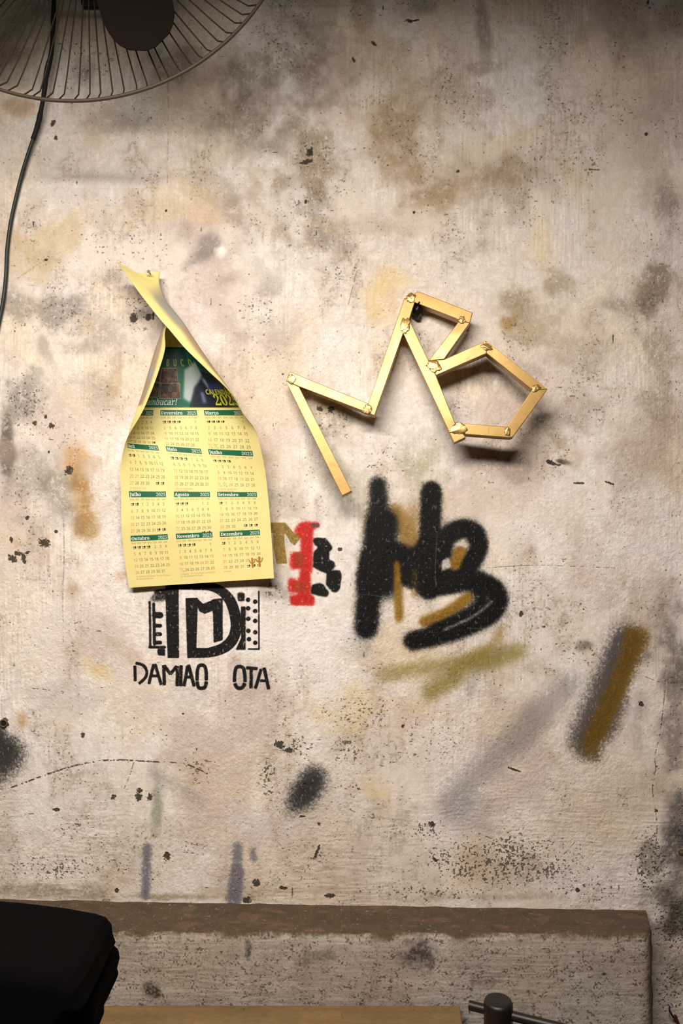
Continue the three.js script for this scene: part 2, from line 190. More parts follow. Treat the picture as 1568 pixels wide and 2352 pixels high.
    poly(k, 4, z8([[460, 700], [640, 710], [640, 970], [500, 1000], [470, 960]]), 0.9); poly(k, 4.5, z8([[450, 1110], [620, 1160], [620, 1380], [440, 1370], [430, 1250]]), 0.9); poly(k, 3, z8([[470, 1420], [860, 1420], [860, 1560], [490, 1560]])); } },
  { box: [640,1240,740,1380], col: 0x7a4a1e, grain: 0.6, op: 0.5, rough: 0.5, draw(k) { poly(k, 3, z8([[540, 720], [700, 740], [690, 960], [540, 930]])); poly(k, 5, z8([[500, 1180], [760, 1180], [760, 1380], [520, 1360]]), 0.7); } },
  { box: [690,1220,800,1390], hard: true, col: 0x090807, grain: 0.3, op: 0.96, rough: 0.65, draw(k) {                                  // black B of the small stencil
    poly(k, 2.6, z8([[845, 490], [900, 470], [1050, 480], [1130, 570], [1160, 640], [1140, 670], [1110, 670], [1100, 830], [1190, 860], [1200, 940], [1100, 1030], [1060, 1040], [960, 1000], [850, 940], [860, 700], [940, 620], [870, 570]]));
    poly(k, 2.6, z8([[1080, 1010], [1280, 1000], [1310, 1080], [1280, 1300], [1230, 1350], [1170, 1350], [1060, 1230]])); poly(k, 2.6, z8([[830, 1240], [950, 1210], [1020, 1240], [1050, 1300], [1100, 1350], [1080, 1430], [940, 1410], [810, 1370]])); } },
  { box: [700,1190,745,1225], hard: true, col: 0x55494a, grain: 0.3, op: 0.9, rough: 0.6, draw(k) { poly(k, 0.8, z8([[820, 230], [945, 230], [945, 290], [820, 290]])); } },
  { box: [285,1310,660,1600], hard: true, col: 0x0b0908, grain: 0.4, op: 0.95, rough: 0.65, draw(k) {                                 // stencilled D M accordion
    poly(k, 0.9, z7([[412, 130], [535, 130], [540, 830], [435, 830], [420, 500]])); k.save(); k.filter = 'blur(0.9px)'; k.beginPath();
    const q = (x, y) => [280 + x / 4.126, 1310 + y / 4.126]; k.moveTo(...q(540, 120)); k.lineTo(...q(880, 124)); k.quadraticCurveTo(...q(1130, 200), ...q(1132, 545)); k.quadraticCurveTo(...q(1110, 815), ...q(770, 828)); k.lineTo(...q(620, 830)); k.lineTo(...q(603, 265)); k.lineTo(...q(718, 262)); k.lineTo(...q(704, 735)); k.lineTo(...q(800, 738)); k.quadraticCurveTo(...q(1030, 700), ...q(1032, 520)); k.quadraticCurveTo(...q(1010, 210), ...q(800, 188)); k.lineTo(...q(540, 180)); k.closePath(); k.fill(); k.restore();
    poly(k, 0.9, z7([[715, 270], [770, 320], [860, 280], [950, 268], [955, 660], [870, 685], [862, 380], [785, 412], [735, 390], [715, 340]])); poly(k, 1.4, z7([[860, 275], [950, 268], [950, 400], [860, 400]]));
    line(k, 5, 1.4, z7([[262, 300], [268, 520], [268, 725]]), 0.8); line(k, 5.5, 1, z7([[262, 728], [405, 728]])); line(k, 6, 1, z7([[300, 320], [304, 510], [308, 700]])); for (const y of [425, 525, 605, 685]) line(k, y === 425 ? 14 : 8, 1, z7([[318, y], [362, y]]));
    line(k, 9, 2, z7([[325, 205], [415, 200]]), 0.9); line(k, 18, 5, z7([[300, 260], [420, 250]]), 0.6); poly(k, 1.4, z7([[335, 745], [408, 745], [408, 810], [340, 805]]), 0.85);
    poly(k, 1.2, z7([[1128, 345], [1170, 345], [1170, 752], [1078, 752], [1130, 640]]), 0.92); poly(k, 2, z7([[1095, 215], [1160, 215], [1160, 290], [1100, 290]]), 0.9);
    for (const [x, y] of [[1195, 280], [1262, 297], [1195, 360], [1262, 387], [1197, 460], [1262, 480], [1197, 573], [1262, 588], [1203, 653], [1262, 687]]) { k.save(); k.filter = 'blur(0.8px)'; k.beginPath(); k.arc(280 + x / 4.126, 1310 + y / 4.126, 5, 0, 7); k.fill(); k.restore(); }
    line(k, 3, 0.7, z7([[1296, 200], [1298, 745]])); line(k, 3, 0.7, z7([[1200, 746], [1298, 746]]));
    k.lineCap = 'butt'; const L = (w, p) => line(k, w * 1.08, 0.9, z7(p));                                                  // DAMIAO OTA
    L(6, [[122, 905], [126, 1050]]); L(5.6, [[130, 880], [195, 885], [242, 950], [225, 1030], [160, 1074]]); L(6, [[300, 890], [278, 980], [255, 1078]]); L(6, [[312, 888], [345, 990], [372, 1085]]); L(5.5, [[282, 1000], [350, 1002]]);
    L(6.4, [[394, 900], [400, 1000], [402, 1088]]); L(6.2, [[400, 900], [458, 985]]); L(6.2, [[458, 985], [518, 908]]); L(6.6, [[526, 908], [522, 1098]]); L(6.6, [[560, 900], [556, 1098]]); L(6.4, [[622, 905], [606, 1000], [588, 1098]]); L(6.6, [[630, 895], [655, 990], [684, 1100]]); L(5.5, [[612, 1012], [660, 1012]]);
    L(7, [[712, 1044], [708, 920], [755, 890], [802, 920], [799, 1044]]); L(7, [[712, 1052], [716, 1112], [755, 1120], [796, 1110], [799, 1052]]); L(7, [[1066, 1058], [1064, 930], [1115, 905], [1166, 930], [1166, 1058]]); L(7.4, [[1068, 1070], [1084, 1112], [1115, 1120], [1148, 1112], [1164, 1070]]);
    L(6.2, [[1176, 924], [1284, 932]]); L(6.8, [[1226, 935], [1222, 1118]]); L(6.2, [[1318, 935], [1292, 1030], [1264, 1120]]); L(6.8, [[1346, 922], [1366, 1010], [1390, 1128]]); L(5, [[1308, 1046], [1362, 1048]]); } },
  { box: [1260,1400,1540,1800], col: 0x3a3634, grain: 0.75, op: 0.85, rough: 0.7, draw(k) {                                  // black dust of the gold streak
    line(k, 74, 20, [[1440, 1470], [1402, 1560], [1344, 1700]], 1); line(k, 30, 12, [[1395, 1690], [1430, 1610]], 0.6); line(k, 30, 12, [[1340, 1725], [1370, 1740]], 0.6); line(k, 30, 12, [[1425, 1470], [1415, 1520]], 0.7); } },
  { box: [1280,1400,1540,1800], col: 0x6c4f1c, grain: 0.8, op: 0.93, rough: 0.4, draw(k) { line(k, 46, 13, [[1462, 1462], [1442, 1520], [1412, 1590], [1376, 1670], [1358, 1706]]); line(k, 30, 12, [[1440, 1450], [1480, 1470]], 0.5); line(k, 26, 12, [[1350, 1730], [1370, 1745]], 0.5); } },
  { box: [300,1500,1400,1960], col: 0x837d7a, grain: 0.7, op: 0.66, rough: 0.45, draw(k) { line(k, 60, 20, [[1310, 1570], [1240, 1640], [1190, 1690], [1100, 1770], [1040, 1840]], 0.8); line(k, 60, 18, [[1230, 1640], [1190, 1700]], 0.7); line(k, 60, 26, [[1060, 1880], [1040, 1840]], 0.5); line(k, 26, 12, [[345, 1770], [400, 1800], [470, 1850]], 0.6); line(k, 18, 8, [[362, 1780], [358, 1920]], 0.5); line(k, 30, 14, [[560, 1640], [565, 1860]], 0.25); } },
  { box: [-100,1600,1700,2000], col: 0x2c2725, grain: 0.7, op: 0.95, rough: 0.7, draw(k) { line(k, 62, 17, [[722, 1788], [698, 1824]]); line(k, 40, 16, [[690, 1836], [672, 1852]], 0.8); line(k, 60, 20, [[-20, 1710], [24, 1722]], 0.9); line(k, 74, 22, [[-10, 1770], [14, 1744]], 0.85); line(k, 16, 6, [[5, 1665], [0, 1700]], 0.7); line(k, 40, 18, [[1555, 1905], [1570, 1920]], 0.7); } },
  { box: [220,1060,660,2120], col: 0x6f6c72, grain: 1.0, op: 0.9, rough: 0.35, draw(k) { line(k, 20, 5, [[338, 1945], [334, 2060]], 0.9); line(k, 24, 5, [[546, 1945], [540, 2070]], 0.8); line(k, 34, 5, [[545, 2005], [535, 2065]], 0.8); line(k, 16, 6, [[580, 1950], [583, 1975]], 0.8); line(k, 36, 10, [[268, 1120], [270, 1210]], 0.25); } },
];

const BASE = hex(0xe2d6ca), PINK = hex(0xc4afa4), CREAM = hex(0xe2cfae), COOL = hex(0xe6ded8), DUST = hex(0xb6a593), GRIME = hex(0x9a8a78);
function plaster(x0, y0, wpx, hpx, W, detail, opts = {}) {
  const sc = W / wpx, H = Math.round(hpx * sc), N = W * H;
  const R = new Float32Array(N), G = new Float32Array(N), B = new Float32Array(N), HT = new Float32Array(N), RO = new Float32Array(N), DEN = new Float32Array(N);
  const off = opts.offset ?? 0;
  const GS = 5, gw = Math.ceil(W / GS) + 2, gh = Math.ceil(H / GS) + 2, F = [0, 1, 2, 3, 4, 5].map(() => new Float32Array(gw * gh));
  for (let j = 0; j < gh; j++) for (let i = 0; i < gw; i++) {             // broad tones on a coarse grid
    const X = x0 + i * GS / sc + off, Y = y0 + j * GS / sc + off * 0.7, k = j * gw + i;
    const wx = X + 40 * (vn(X / 46, Y / 46) - 0.5), wy = Y + 40 * (vn(X / 46 + 91, Y / 46 + 7) - 0.5);
    F[0][k] = sst(0.44, 0.68, fbm(wx / 150 + 3, wy / 190 + 9, 5)); F[1][k] = sst(0.48, 0.72, fbm(wx / 230 + 31, wy / 150 + 2, 5)); F[2][k] = sst(0.46, 0.66, fbm(wx / 150 + 77, wy / 200 + 55, 5)); F[3][k] = sst(0.5, 0.72, fbm(wx / 80 + 11, wy / 130 + 61, 5));
    F[4][k] = sst(0.4, 0.65, fbm(X / 300 + 70, Y / 300 + 20, 2) + (X > 1000 ? 0.08 : 0)); F[5][k] = sst(0.42, 0.68, fbm(wx / 120 + 5, wy / 170 + 91, 4));
  }
  for (let j = 0; j < H; j++) for (let i = 0; i < W; i++) {
    const X = x0 + (i + 0.5) / sc + off, Y = y0 + (j + 0.5) / sc + off * 0.7, k = j * W + i;
    const gi = i / GS, gj = j / GS, ia = gi | 0, ja = gj | 0, fu = gi - ia, fv = gj - ja, q0 = ja * gw + ia;
    const fld = (A) => { const a = A[q0], b = A[q0 + 1], c = A[q0 + gw], d = A[q0 + gw + 1]; return a + (b - a) * fu + (c - a + (a - b - c + d) * fu) * fv; };
    const p = fld(F[0]), c = fld(F[1]), q = fld(F[2]), d = fld(F[3]), rub = fld(F[5]);
    const lowY = sst(1700, 1900, Y);                                     // brushed upright above, sideways near the ledge
    const st = (lowY < 1 ? vn(X / 3.1 + 9, Y / 46) * (1 - lowY) : 0) + (lowY > 0 ? vn(X / 34, (Y + 9 * vn(X / 70, Y / 40)) / 3.8 + 5) * lowY : 0);
    const f = vn(X / 1.7, Y / 1.7) * 0.5 + vn(X / 3.6 + 50, Y / 3.6) * 0.5, m = vn(X / 8 + 5, Y / 9 + 8) * 0.55 + vn(X / 19 + 5, Y / 22 + 8) * 0.45;
    let r = BASE[0], g = BASE[1], b = BASE[2], t;
    t = p * 0.75 * (0.6 + 0.8 * (m - 0.2)); r += (PINK[0] - r) * t; g += (PINK[1] - g) * t; b += (PINK[2] - b) * t;
    t = c * 0.42; r += (CREAM[0] - r) * t; g += (CREAM[1] - g) * t; b += (CREAM[2] - b) * t;
    t = q * 0.7; r += (COOL[0] - r) * t; g += (COOL[1] - g) * t; b += (COOL[2] - b) * t;
    t = d * 0.7 * sst(0.3, 0.75, f * 0.5 + m * 0.5); r += (DUST[0] - r) * t; g += (DUST[1] - g) * t; b += (DUST[2] - b) * t;
    const lace = 1 - Math.abs(2 * vn(X / 17 + 40, Y / 21 + 6) - 1) * 0.6 - Math.abs(2 * vn(X / 7.3 + 4, Y / 8.1 + 66) - 1) * 0.4, dirt = sst(0.58, 0.86, lace) * (0.4 + 0.6 * d) * sst(0.3, 0.6, f);
    t = dirt * 0.46; r += (GRIME[0] - r) * t; g += (GRIME[1] - g) * t; b += (GRIME[2] - b) * t;
    const v = 1 + (f - 0.5) * 0.15 + (st - 0.5) * 0.10 * rub + (m - 0.5) * 0.08;
    R[k] = r * v; G[k] = g * v; B[k] = b * v;
    const coarse = 0.4 + 0.6 * fld(F[4]);
    HT[k] = 0.5 + (f - 0.5) * 0.26 * coarse + (vn(X / 6.2 + 4, Y / 6.2) - 0.5) * 0.17 * coarse + (vn(X / 12 + 44, Y / 13) - 0.5) * 0.16 * coarse + (st - 0.5) * 0.16 * rub + (vn(X / 50, Y / 50) - 0.5) * 0.35;
    RO[k] = 0.88; DEN[k] = 0.24 + 0.24 * d;
  }
  const blob = (a, fn, pad = 1.5) => {
    const [x, y, rx, ry, deg] = a, rad = Math.max(rx, ry) * pad, i0 = Math.max(0, Math.floor((x - rad - x0) * sc)), i1 = Math.min(W - 1, Math.ceil((x + rad - x0) * sc)), j0 = Math.max(0, Math.floor((y - rad - y0) * sc)), j1 = Math.min(H - 1, Math.ceil((y + rad - y0) * sc));
    const cs = Math.cos(deg * Math.PI / 180), sn = Math.sin(deg * Math.PI / 180);
    for (let j = j0; j <= j1; j++) for (let i = i0; i <= i1; i++) {
      const X = x0 + (i + 0.5) / sc, Y = y0 + (j + 0.5) / sc, dx = X - x, dy = Y - y, u = (dx * cs + dy * sn) / rx, w = (-dx * sn + dy * cs) / ry, e = Math.sqrt(u * u + w * w);
      if (e < pad) fn(j * W + i, e, X, Y);
    }
  };
  if (detail) {
    const tint = (list) => { for (const s of list) { const C = hex(s[5]), sd = s[0] * 0.37 + s[1] * 0.11; blob(s, (k, e, X, Y) => {
      const n = fbm(X / 52 + sd, Y / 58, 4), fine = vn(X / 2.4 + 3, Y / 2.7 + sd) * 0.4 + vn(X / 5.3 + 31, Y / 6.1) * 0.35 + vn(X / 12 + 7, Y / 15 + sd) * 0.25;
      const a0 = sst(1.25, 0.2, e + (n - 0.5) * 1.9 + (fine - 0.5) * 0.5); let a = a0 * lerp(1, sst(0.28, 0.72, fine + (a0 - 0.6) * 0.35), s[7] * 0.75); a = Math.min(1, a * s[6] * 1.2);
      R[k] += (C[0] - R[k]) * a; G[k] += (C[1] - G[k]) * a; B[k] += (C[2] - B[k]) * a;
    }); } };
    tint(STAINS_AND_SHADOWS); tint(PALE);
    for (const s of SPECKS) blob(s, (k, e) => { DEN[k] = Math.max(DEN[k], Math.min(1, s[5] * (s[1] > 1850 ? 1.25 : 1.08)) * sst(1.4, 0.2, e)); });
  }
  for (let j = 0; j < H; j++) for (let i = 0; i < W; i++) {               // mould specks and pits
    const X = x0 + (i + 0.5) / sc + off, Y = y0 + (j + 0.5) / sc + off, k = j * W + i;
    const s = vn(X / 4.4 + 33, Y / 4.4 + 12) * 0.55 + vn(X / 2.2 + 3, Y / 2.2 + 72) * 0.45, cl = vn(X / 34 + 8, Y / 34 + 3) * 0.6 + vn(X / 15 + 8, Y / 15 + 3) * 0.4, th = 0.905 - 0.37 * DEN[k] - 0.16 * (cl - 0.5);
    const a = sst(th, th + 0.12, s) * (0.34 + 0.5 * DEN[k]);
    if (a > 0) { R[k] += (0.30 - R[k]) * a; G[k] += (0.27 - G[k]) * a; B[k] += (0.22 - B[k]) * a; HT[k] -= 0.35 * a; }
    const s2 = vn(X / 11 + 133, Y / 10 + 2), a2 = sst(0.965, 0.99, s2) * 0.7 * sst(0.45, 0.6, cl);
    if (a2 > 0) { R[k] += (0.25 - R[k]) * a2; G[k] += (0.22 - G[k]) * a2; B[k] += (0.18 - B[k]) * a2; HT[k] -= 0.5 * a2; }
  }
  if (detail) {
    for (const s of MARKS) blob(s, (k, e, X, Y) => { const a = sst(1.15, 0.75, e + (vn(X / 3.2 + s[0], Y / 3.2) - 0.5) * 0.9) * 0.85; R[k] += (0.20 - R[k]) * a; G[k] += (0.175 - G[k]) * a; B[k] += (0.14 - B[k]) * a; HT[k] -= 0.8 * a; }, 2);
    const cr = canvasMask(W, H, sc, x0, y0, (k) => { for (const [w, a, p] of LINES) line(k, w, 0.5, p, a); });
    for (let k = 0; k < N; k++) if (cr[k] > 0.01) { const i = k % W, j = (k / W) | 0, X = x0 + i / sc, Y = y0 + j / sc, a = cr[k] * sst(0.38, 0.62, vn(X / 7 + 2, Y / 7) * 0.55 + vn(X / 2.4, Y / 2.4) * 0.45) * 1.2; R[k] += (0.24 - R[k]) * a; G[k] += (0.21 - G[k]) * a; B[k] += (0.18 - B[k]) * a; HT[k] -= a; }
    for (const s of SPRAYS) {
      const [bx0, by0, bx1, by1] = s.box, ia = Math.max(0, Math.floor((bx0 - x0) * sc)), ib = Math.min(W, Math.ceil((bx1 - x0) * sc)), ja = Math.max(0, Math.floor((by0 - y0) * sc)), jb = Math.min(H, Math.ceil((by1 - y0) * sc));
      if (ia >= ib || ja >= jb) continue;
      const cw = ib - ia, m = canvasMask(cw, jb - ja, sc, x0 + ia / sc, y0 + ja / sc, s.draw), C = hex(s.col);
      for (let kk = 0; kk < m.length; kk++) if (m[kk] > 0.004) {
        const i = ia + kk % cw, j = ja + ((kk / cw) | 0), k = j * W + i, X = x0 + i / sc, Y = y0 + j / sc;
        const n = vn(X / 2.4 + 7, Y / 2.4 + 5) * 0.5 + vn(X / 5 + 17, Y / 5) * 0.3 + vn(X / 1.3, Y / 1.3 + 40) * 0.2;
        const edge = m[kk] + (n - 0.5) * s.grain * 1.1 * (1 - Math.abs(2 * m[kk] - 1) * 0.6);
        let a = sst(0.04, s.hard ? 0.7 : 0.95, edge) * s.op; a *= 1 - 0.55 * sst(0.80, 0.95, vn(X / 3.1 + 60, Y / 5.5 + s.col % 97)) * (s.hard ? 0.8 : 0.35 + s.grain * 0.5);
        const v = 1 + (n - 0.5) * 0.5;
        R[k] += (C[0] * v - R[k]) * a; G[k] += (C[1] * v - G[k]) * a; B[k] += (C[2] * v - B[k]) * a; RO[k] += (s.rough - RO[k]) * a;
      }
    }
  }
  if (opts.post) for (let j = 0; j < H; j++) for (let i = 0; i < W; i++) opts.post(j * W + i, x0 + (i + 0.5) / sc, y0 + (j + 0.5) / sc, R, G, B, HT);
  const col = new Uint8Array(N * 4), bmp = new Uint8Array(N * 4);
  const b8 = (x) => clamp(Math.round(x * 255), 0, 255);
  for (let j = 0; j < H; j++) for (let i = 0; i < W; i++) {
    const k = j * W + i, o = ((H - 1 - j) * W + i) * 4;
    col[o] = b8(R[k]); col[o + 1] = b8(G[k]); col[o + 2] = b8(B[k]); col[o + 3] = 255;
    const h = b8(HT[k]), ro = b8(RO[k]); bmp[o] = h; bmp[o + 1] = ro; bmp[o + 2] = h; bmp[o + 3] = 255;
  }
  const map = dataTex(col, W, H, true), aux = dataTex(bmp, W, H, false);
  return new THREE.MeshPhysicalMaterial({ specularIntensity: 0.45, map, bumpMap: aux, bumpScale: opts.bump ?? 0.0033, roughnessMap: aux, roughness: 1, metalness: 0 });
}

// ---------------------------------------------------------------- the room
const ROOM = { x0: -2.3, x1: 2.5, z1: 3.9, top: 3.45, t: 0.15 };
const PX0 = -240, PX1 = 1808, PY0 = -140, PYM = 1060, PY1 = 2420;      // the stretch of wall with its own full detail
const matUpper = plaster(PX0, PY0, PX1 - PX0, PYM - PY0, 2048, true);
const matLower = plaster(PX0, PYM, PX1 - PX0, PY1 - PYM, 2048, true);
const matAround = plaster(-1800, -1000, 5600, 4200, 1400, false);
{
  const wx = (p) => (p - 784) / 1100, wy = (p) => EYE - (p - 1176) / 1100;
  const pos = [], nor = [], uv = [], groups = [], idx = [];
  const quad = (a, b, c, d, n, uvs, mat) => { const o = pos.length / 3; for (const v of [a, b, c, d]) pos.push(...v); for (let i = 0; i < 4; i++) nor.push(...n); uv.push(...uvs.flat()); groups.push([idx.length, 6, mat]); idx.push(o, o + 1, o + 2, o, o + 2, o + 3); };
  const face = (xa, ya, xb, yb, mat, u) => quad([xa, ya, 0], [xb, ya, 0], [xb, yb, 0], [xa, yb, 0], [0, 0, 1], u, mat);
  const auv = (x, y) => [((x * 1100 + 784) + 1800) / 5600, 1 - ((EYE - y) * 1100 + 1176 + 1000) / 4200];
  const around = (xa, ya, xb, yb) => face(xa, ya, xb, yb, 2, [auv(xa, ya), auv(xb, ya), auv(xb, yb), auv(xa, yb)]);
  const unit = [[0, 0], [1, 0], [1, 1], [0, 1]], L = ROOM.x0 - ROOM.t, Rr = ROOM.x1 + ROOM.t, T = ROOM.top + ROOM.t, D = -ROOM.t;
  face(wx(PX0), wy(PYM), wx(PX1), wy(PY0), 0, unit); face(wx(PX0), wy(PY1), wx(PX1), wy(PYM), 1, unit);
  around(L, wy(PY1), wx(PX0), wy(PY0)); around(wx(PX1), wy(PY1), Rr, wy(PY0)); around(L, wy(PY0), Rr, T); around(L, D, Rr, wy(PY1));
  const t = -ROOM.t;
  quad([Rr, D, t], [L, D, t], [L, T, t], [Rr, T, t], [0, 0, -1], unit, 2); quad([L, T, 0], [Rr, T, 0], [Rr, T, t], [L, T, t], [0, 1, 0], unit, 2); quad([L, D, t], [Rr, D, t], [Rr, D, 0], [L, D, 0], [0, -1, 0], unit, 2);
  quad([L, D, t], [L, D, 0], [L, T, 0], [L, T, t], [-1, 0, 0], unit, 2); quad([Rr, D, 0], [Rr, D, t], [Rr, T, t], [Rr, T, 0], [1, 0, 0], unit, 2);
  const g = new THREE.BufferGeometry(); g.setAttribute('position', new THREE.Float32BufferAttribute(pos, 3)); g.setAttribute('normal', new THREE.Float32BufferAttribute(nor, 3)); g.setAttribute('uv', new THREE.Float32BufferAttribute(uv, 2)); g.setIndex(idx);
  groups.forEach((a) => g.addGroup(...a));
  struct('wall_back', g, [matUpper, matLower, matAround], 'stained whitewashed plaster wall with spray painted tags and a stencil', 'wall');
}
const roomPaint = std(0x6f6459, 0.9), floorMat = std(0x2b2825, 0.9), ceilMat = std(0x6b635a, 0.9);
const slab = (x0, x1, y0, y1, z0, z1) => { const g = new THREE.BoxGeometry(x1 - x0, y1 - y0, z1 - z0); g.translate((x0 + x1) / 2, (y0 + y1) / 2, (z0 + z1) / 2); return g; };
const { x0: RX0, x1: RX1, z1: RZ1, top: RT, t: TH } = ROOM;
struct('floor', slab(RX0 - TH, RX1 + TH, -TH, 0, 0, RZ1 + TH), floorMat, 'grey concrete floor of the workshop', 'floor');
struct('ceiling', slab(RX0 - TH, RX1 + TH, RT, RT + TH, 0, RZ1 + TH), ceilMat, 'dusty painted workshop ceiling', 'ceiling');
struct('wall_left', slab(RX0 - TH, RX0, 0, RT, 0, RZ1), roomPaint, 'plain dusty side wall beside the fan', 'wall');
struct('wall_right', slab(RX1, RX1 + TH, 0, RT, 0, RZ1), roomPaint, 'plain dusty side wall beyond the ledge end', 'wall');
struct('wall_front', slab(RX0 - TH, RX1 + TH, 0, RT, RZ1, RZ1 + TH), roomPaint, 'plain dusty wall facing the stained wall', 'wall');

// ---------------------------------------------------------------- plaster ledge along the foot of the wall
const LEDGE = 0.112;
{
  const FX0 = -400, FY0 = 2120, FW = 1960, FH = 300;
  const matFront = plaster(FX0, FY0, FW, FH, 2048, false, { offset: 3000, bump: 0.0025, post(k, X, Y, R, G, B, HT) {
    const n = fbm(X / 55 + 4, Y / 40, 4), f = vn(X / 3, Y / 3) * 0.5 + vn(X / 8, Y / 6) * 0.5, e = (Y - 2149 + 26 * (n - 0.55) - 10 * (f - 0.5));
    const mix = (c, a) => { R[k] += (c[0] - R[k]) * a; G[k] += (c[1] - G[k]) * a; B[k] += (c[2] - B[k]) * a; };
    const st = vn(X / 60, Y / 3.2), grime = (x, y, rx, ry, c, s) => { const d = Math.hypot((X - x) / rx, (Y - y) / ry) + (fbm(X / 18, Y / 18, 3) - 0.5) * 1.2; mix(hex(c), sst(1.2, 0.3, d) * s * (0.55 + 0.45 * sst(0.35, 0.6, vn(X / 4, Y / 4)))); };
    mix([0.50, 0.45, 0.40], 0.55 + 0.3 * (st - 0.5)); const gs = vn(X / 2.6 + 3, Y / 2.2) * 0.45 + vn(X / 6 + 30, Y / 3.5) * 0.3 + vn(X / 24, Y / 16 + 7) * 0.25; mix([0.33, 0.29, 0.25], sst(0.5, 0.8, gs) * 0.34); mix([0.22, 0.19, 0.16], sst(0.66, 0.8, vn(X / 3.2 + 9, Y / 2.8) * 0.6 + vn(X / 13 + 3, Y / 9) * 0.4) * 0.6);  // grey dirt over the whole front, deepened to stand in for dim light
    if (Y < 2260) mix(hex(0x4d3e2c), sst(9, -9, e) * 0.92);
    if (X > 780 && X < 1150) grime(965, 2190, 46, 40, 0x3b3632, 0.85);
    if (X > 250 && X < 480) grime(348, 2275, 24, 20, 0x2f2a20, 0.85);
    if (X > 480 && X < 600) grime(570, 2180, 8, 26, 0x3c3630, 0.7);
    if (X > 660 && X < 800) grime(725, 2200, 50, 24, 0x5a5348, 0.6);
    if (X > 1360 && X < 1420) grime(1386, 2236, 9, 5, 0x1f1a14, 0.9);
    if (X > 1080 && X < 1180) grime(1100, 2252, 60, 14, 0x5c564c, 0.5);
    if (X > 1430) { const d = 1512 - X + 22 * (n - 0.5); mix(hex(0x3f382b), sst(26, 2, d) * 0.6); }
  } });
  const TW = 1024, TH2 = 64, td = new Uint8Array(TW * TH2 * 4), tb = new Uint8Array(TW * TH2 * 4);
  for (let j = 0; j < TH2; j++) for (let i = 0; i < TW; i++) {
    const X = i * 1.95, Y = j * 1.95, n = fbm(X / 30, Y / 18 + 40, 4), f = vn(X / 2.4, Y / 2.4), w = sst(0.88, 0.95, vn(X / 5 + 70, Y / 5)), pk = sst(0.62, 0.75, fbm(X / 50 + 9, Y / 30 + 3, 3)), v = 0.8 + 0.3 * n + 0.22 * (f - 0.5), o = (j * TW + i) * 4;
    const C = [lerp(0.315, 0.385, pk), lerp(0.25, 0.29, pk), lerp(0.18, 0.22, pk)];
    for (let c = 0; c < 3; c++) { td[o + c] = clamp(Math.round(255 * lerp(C[c] * v, 0.62, w * 0.5)), 0, 255); tb[o + c] = 255 * clamp(0.3 + 0.5 * n + 0.2 * f); } td[o + 3] = tb[o + 3] = 255;
  }
  const matTop = new THREE.MeshStandardMaterial({ map: dataTex(td, TW, TH2, true), bumpMap: dataTex(tb, TW, TH2, false), bumpScale: 0.003, roughness: 0.95 });
  const yBack = (x) => P(0, 2066 + 0.0165 * (x * 1100 + 784), 0).y, yFront = (x) => P(0, 2140 + 0.004 * (x * 1100 / 1.07 + 784), LEDGE).y;
  const xEnd = P(1512, 2200, LEDGE).x, xStart = ROOM.x0, n = 340, prof = 21, pos = [], uv = [], idxT = [], idxF = [];
  const pxOf = (x, z) => 784 + x * FPX / (DIST - z), pyOf = (y, z) => 1176 + (EYE - y) * FPX / (DIST - z);
  for (let i = 0; i <= n; i++) {
    const t = i / n, x = lerp(xStart, xEnd, t), turn = clamp((x - (xEnd - 0.03)) / 0.03), yb = yBack(x) + 0.004 * (fbm(x * 30, 3, 3) - 0.5), yf = yFront(x) + 0.012 * (fbm(x * 22, 9, 4) - 0.5) - turn * turn * 0.014, zf = LEDGE + 0.008 * (fbm(x * 17, 29, 3) - 0.5) - turn * turn * 0.03;
    const q = [[-0.01, yb], [0.004, yb], [zf * 0.35, lerp(yb, yf, 0.3)], [zf * 0.7, lerp(yb, yf, 0.7)], [zf - 0.012, yf + 0.001], [zf - 0.006, yf - 0.001], [zf - 0.002, yf - 0.006], [zf, yf - 0.014], [zf + 0.001, yf - 0.03], [zf + 0.002, yf - 0.045], [zf + 0.001, yf - 0.06], [zf + 0.002, yf - 0.075], [zf + 0.001, yf - 0.09], [zf + 0.002, yf - 0.105], [zf + 0.002, yf - 0.12], [zf + 0.002, yf - 0.135], [zf + 0.002, yf - 0.15], [zf + 0.002, yf - 0.2], [zf + 0.002, 0.3], [zf, 0.1], [zf, 0]];
    for (const [z, y] of q) { pos.push(x + turn * 0.012 * (fbm(y * 26, 4, 3) - 0.6) * (y < yf - 0.01 ? 1 : 0.3) + turn * 0.02 * clamp(1 - z / zf), y, z); uv.push(0, 0); }
  }
  for (let i = 0; i < n; i++) for (let j = 0; j < prof - 1; j++) { const a = i * prof + j, b = a + prof; (j < 5 ? idxT : idxF).push(a, a + 1, b, b, a + 1, b + 1); }
  // right end cap
  { const a = n * prof; for (let j = 1; j < prof - 1; j++) idxF.push(a, a + j, a + j + 1); const o = pos.length / 3; pos.push(xEnd, 0, -0.01); uv.push(0, 0); idxF.push(a, a + prof - 1, o); }
  const V = pos.length / 3, g = new THREE.BufferGeometry();
  // separate copies so that top and front have their own uv
  const P2 = [], U2 = [], I2 = []; let cnt = 0;
  const addSet = (list, fu) => { const mp = new Map(), st = I2.length; for (const k of list) { if (!mp.has(k)) { mp.set(k, cnt++); P2.push(pos[k * 3], pos[k * 3 + 1], pos[k * 3 + 2]); U2.push(...fu(pos[k * 3], pos[k * 3 + 1], pos[k * 3 + 2])); } I2.push(mp.get(k)); } return [st, list.length]; };
  const gT = addSet(idxT, (x, y, z) => [x / 1.8, z / 0.1125]), gF = addSet(idxF, (x, y, z) => [(pxOf(x, LEDGE) - FX0) / FW, 1 - (pyOf(y, LEDGE) - FY0) / FH]);
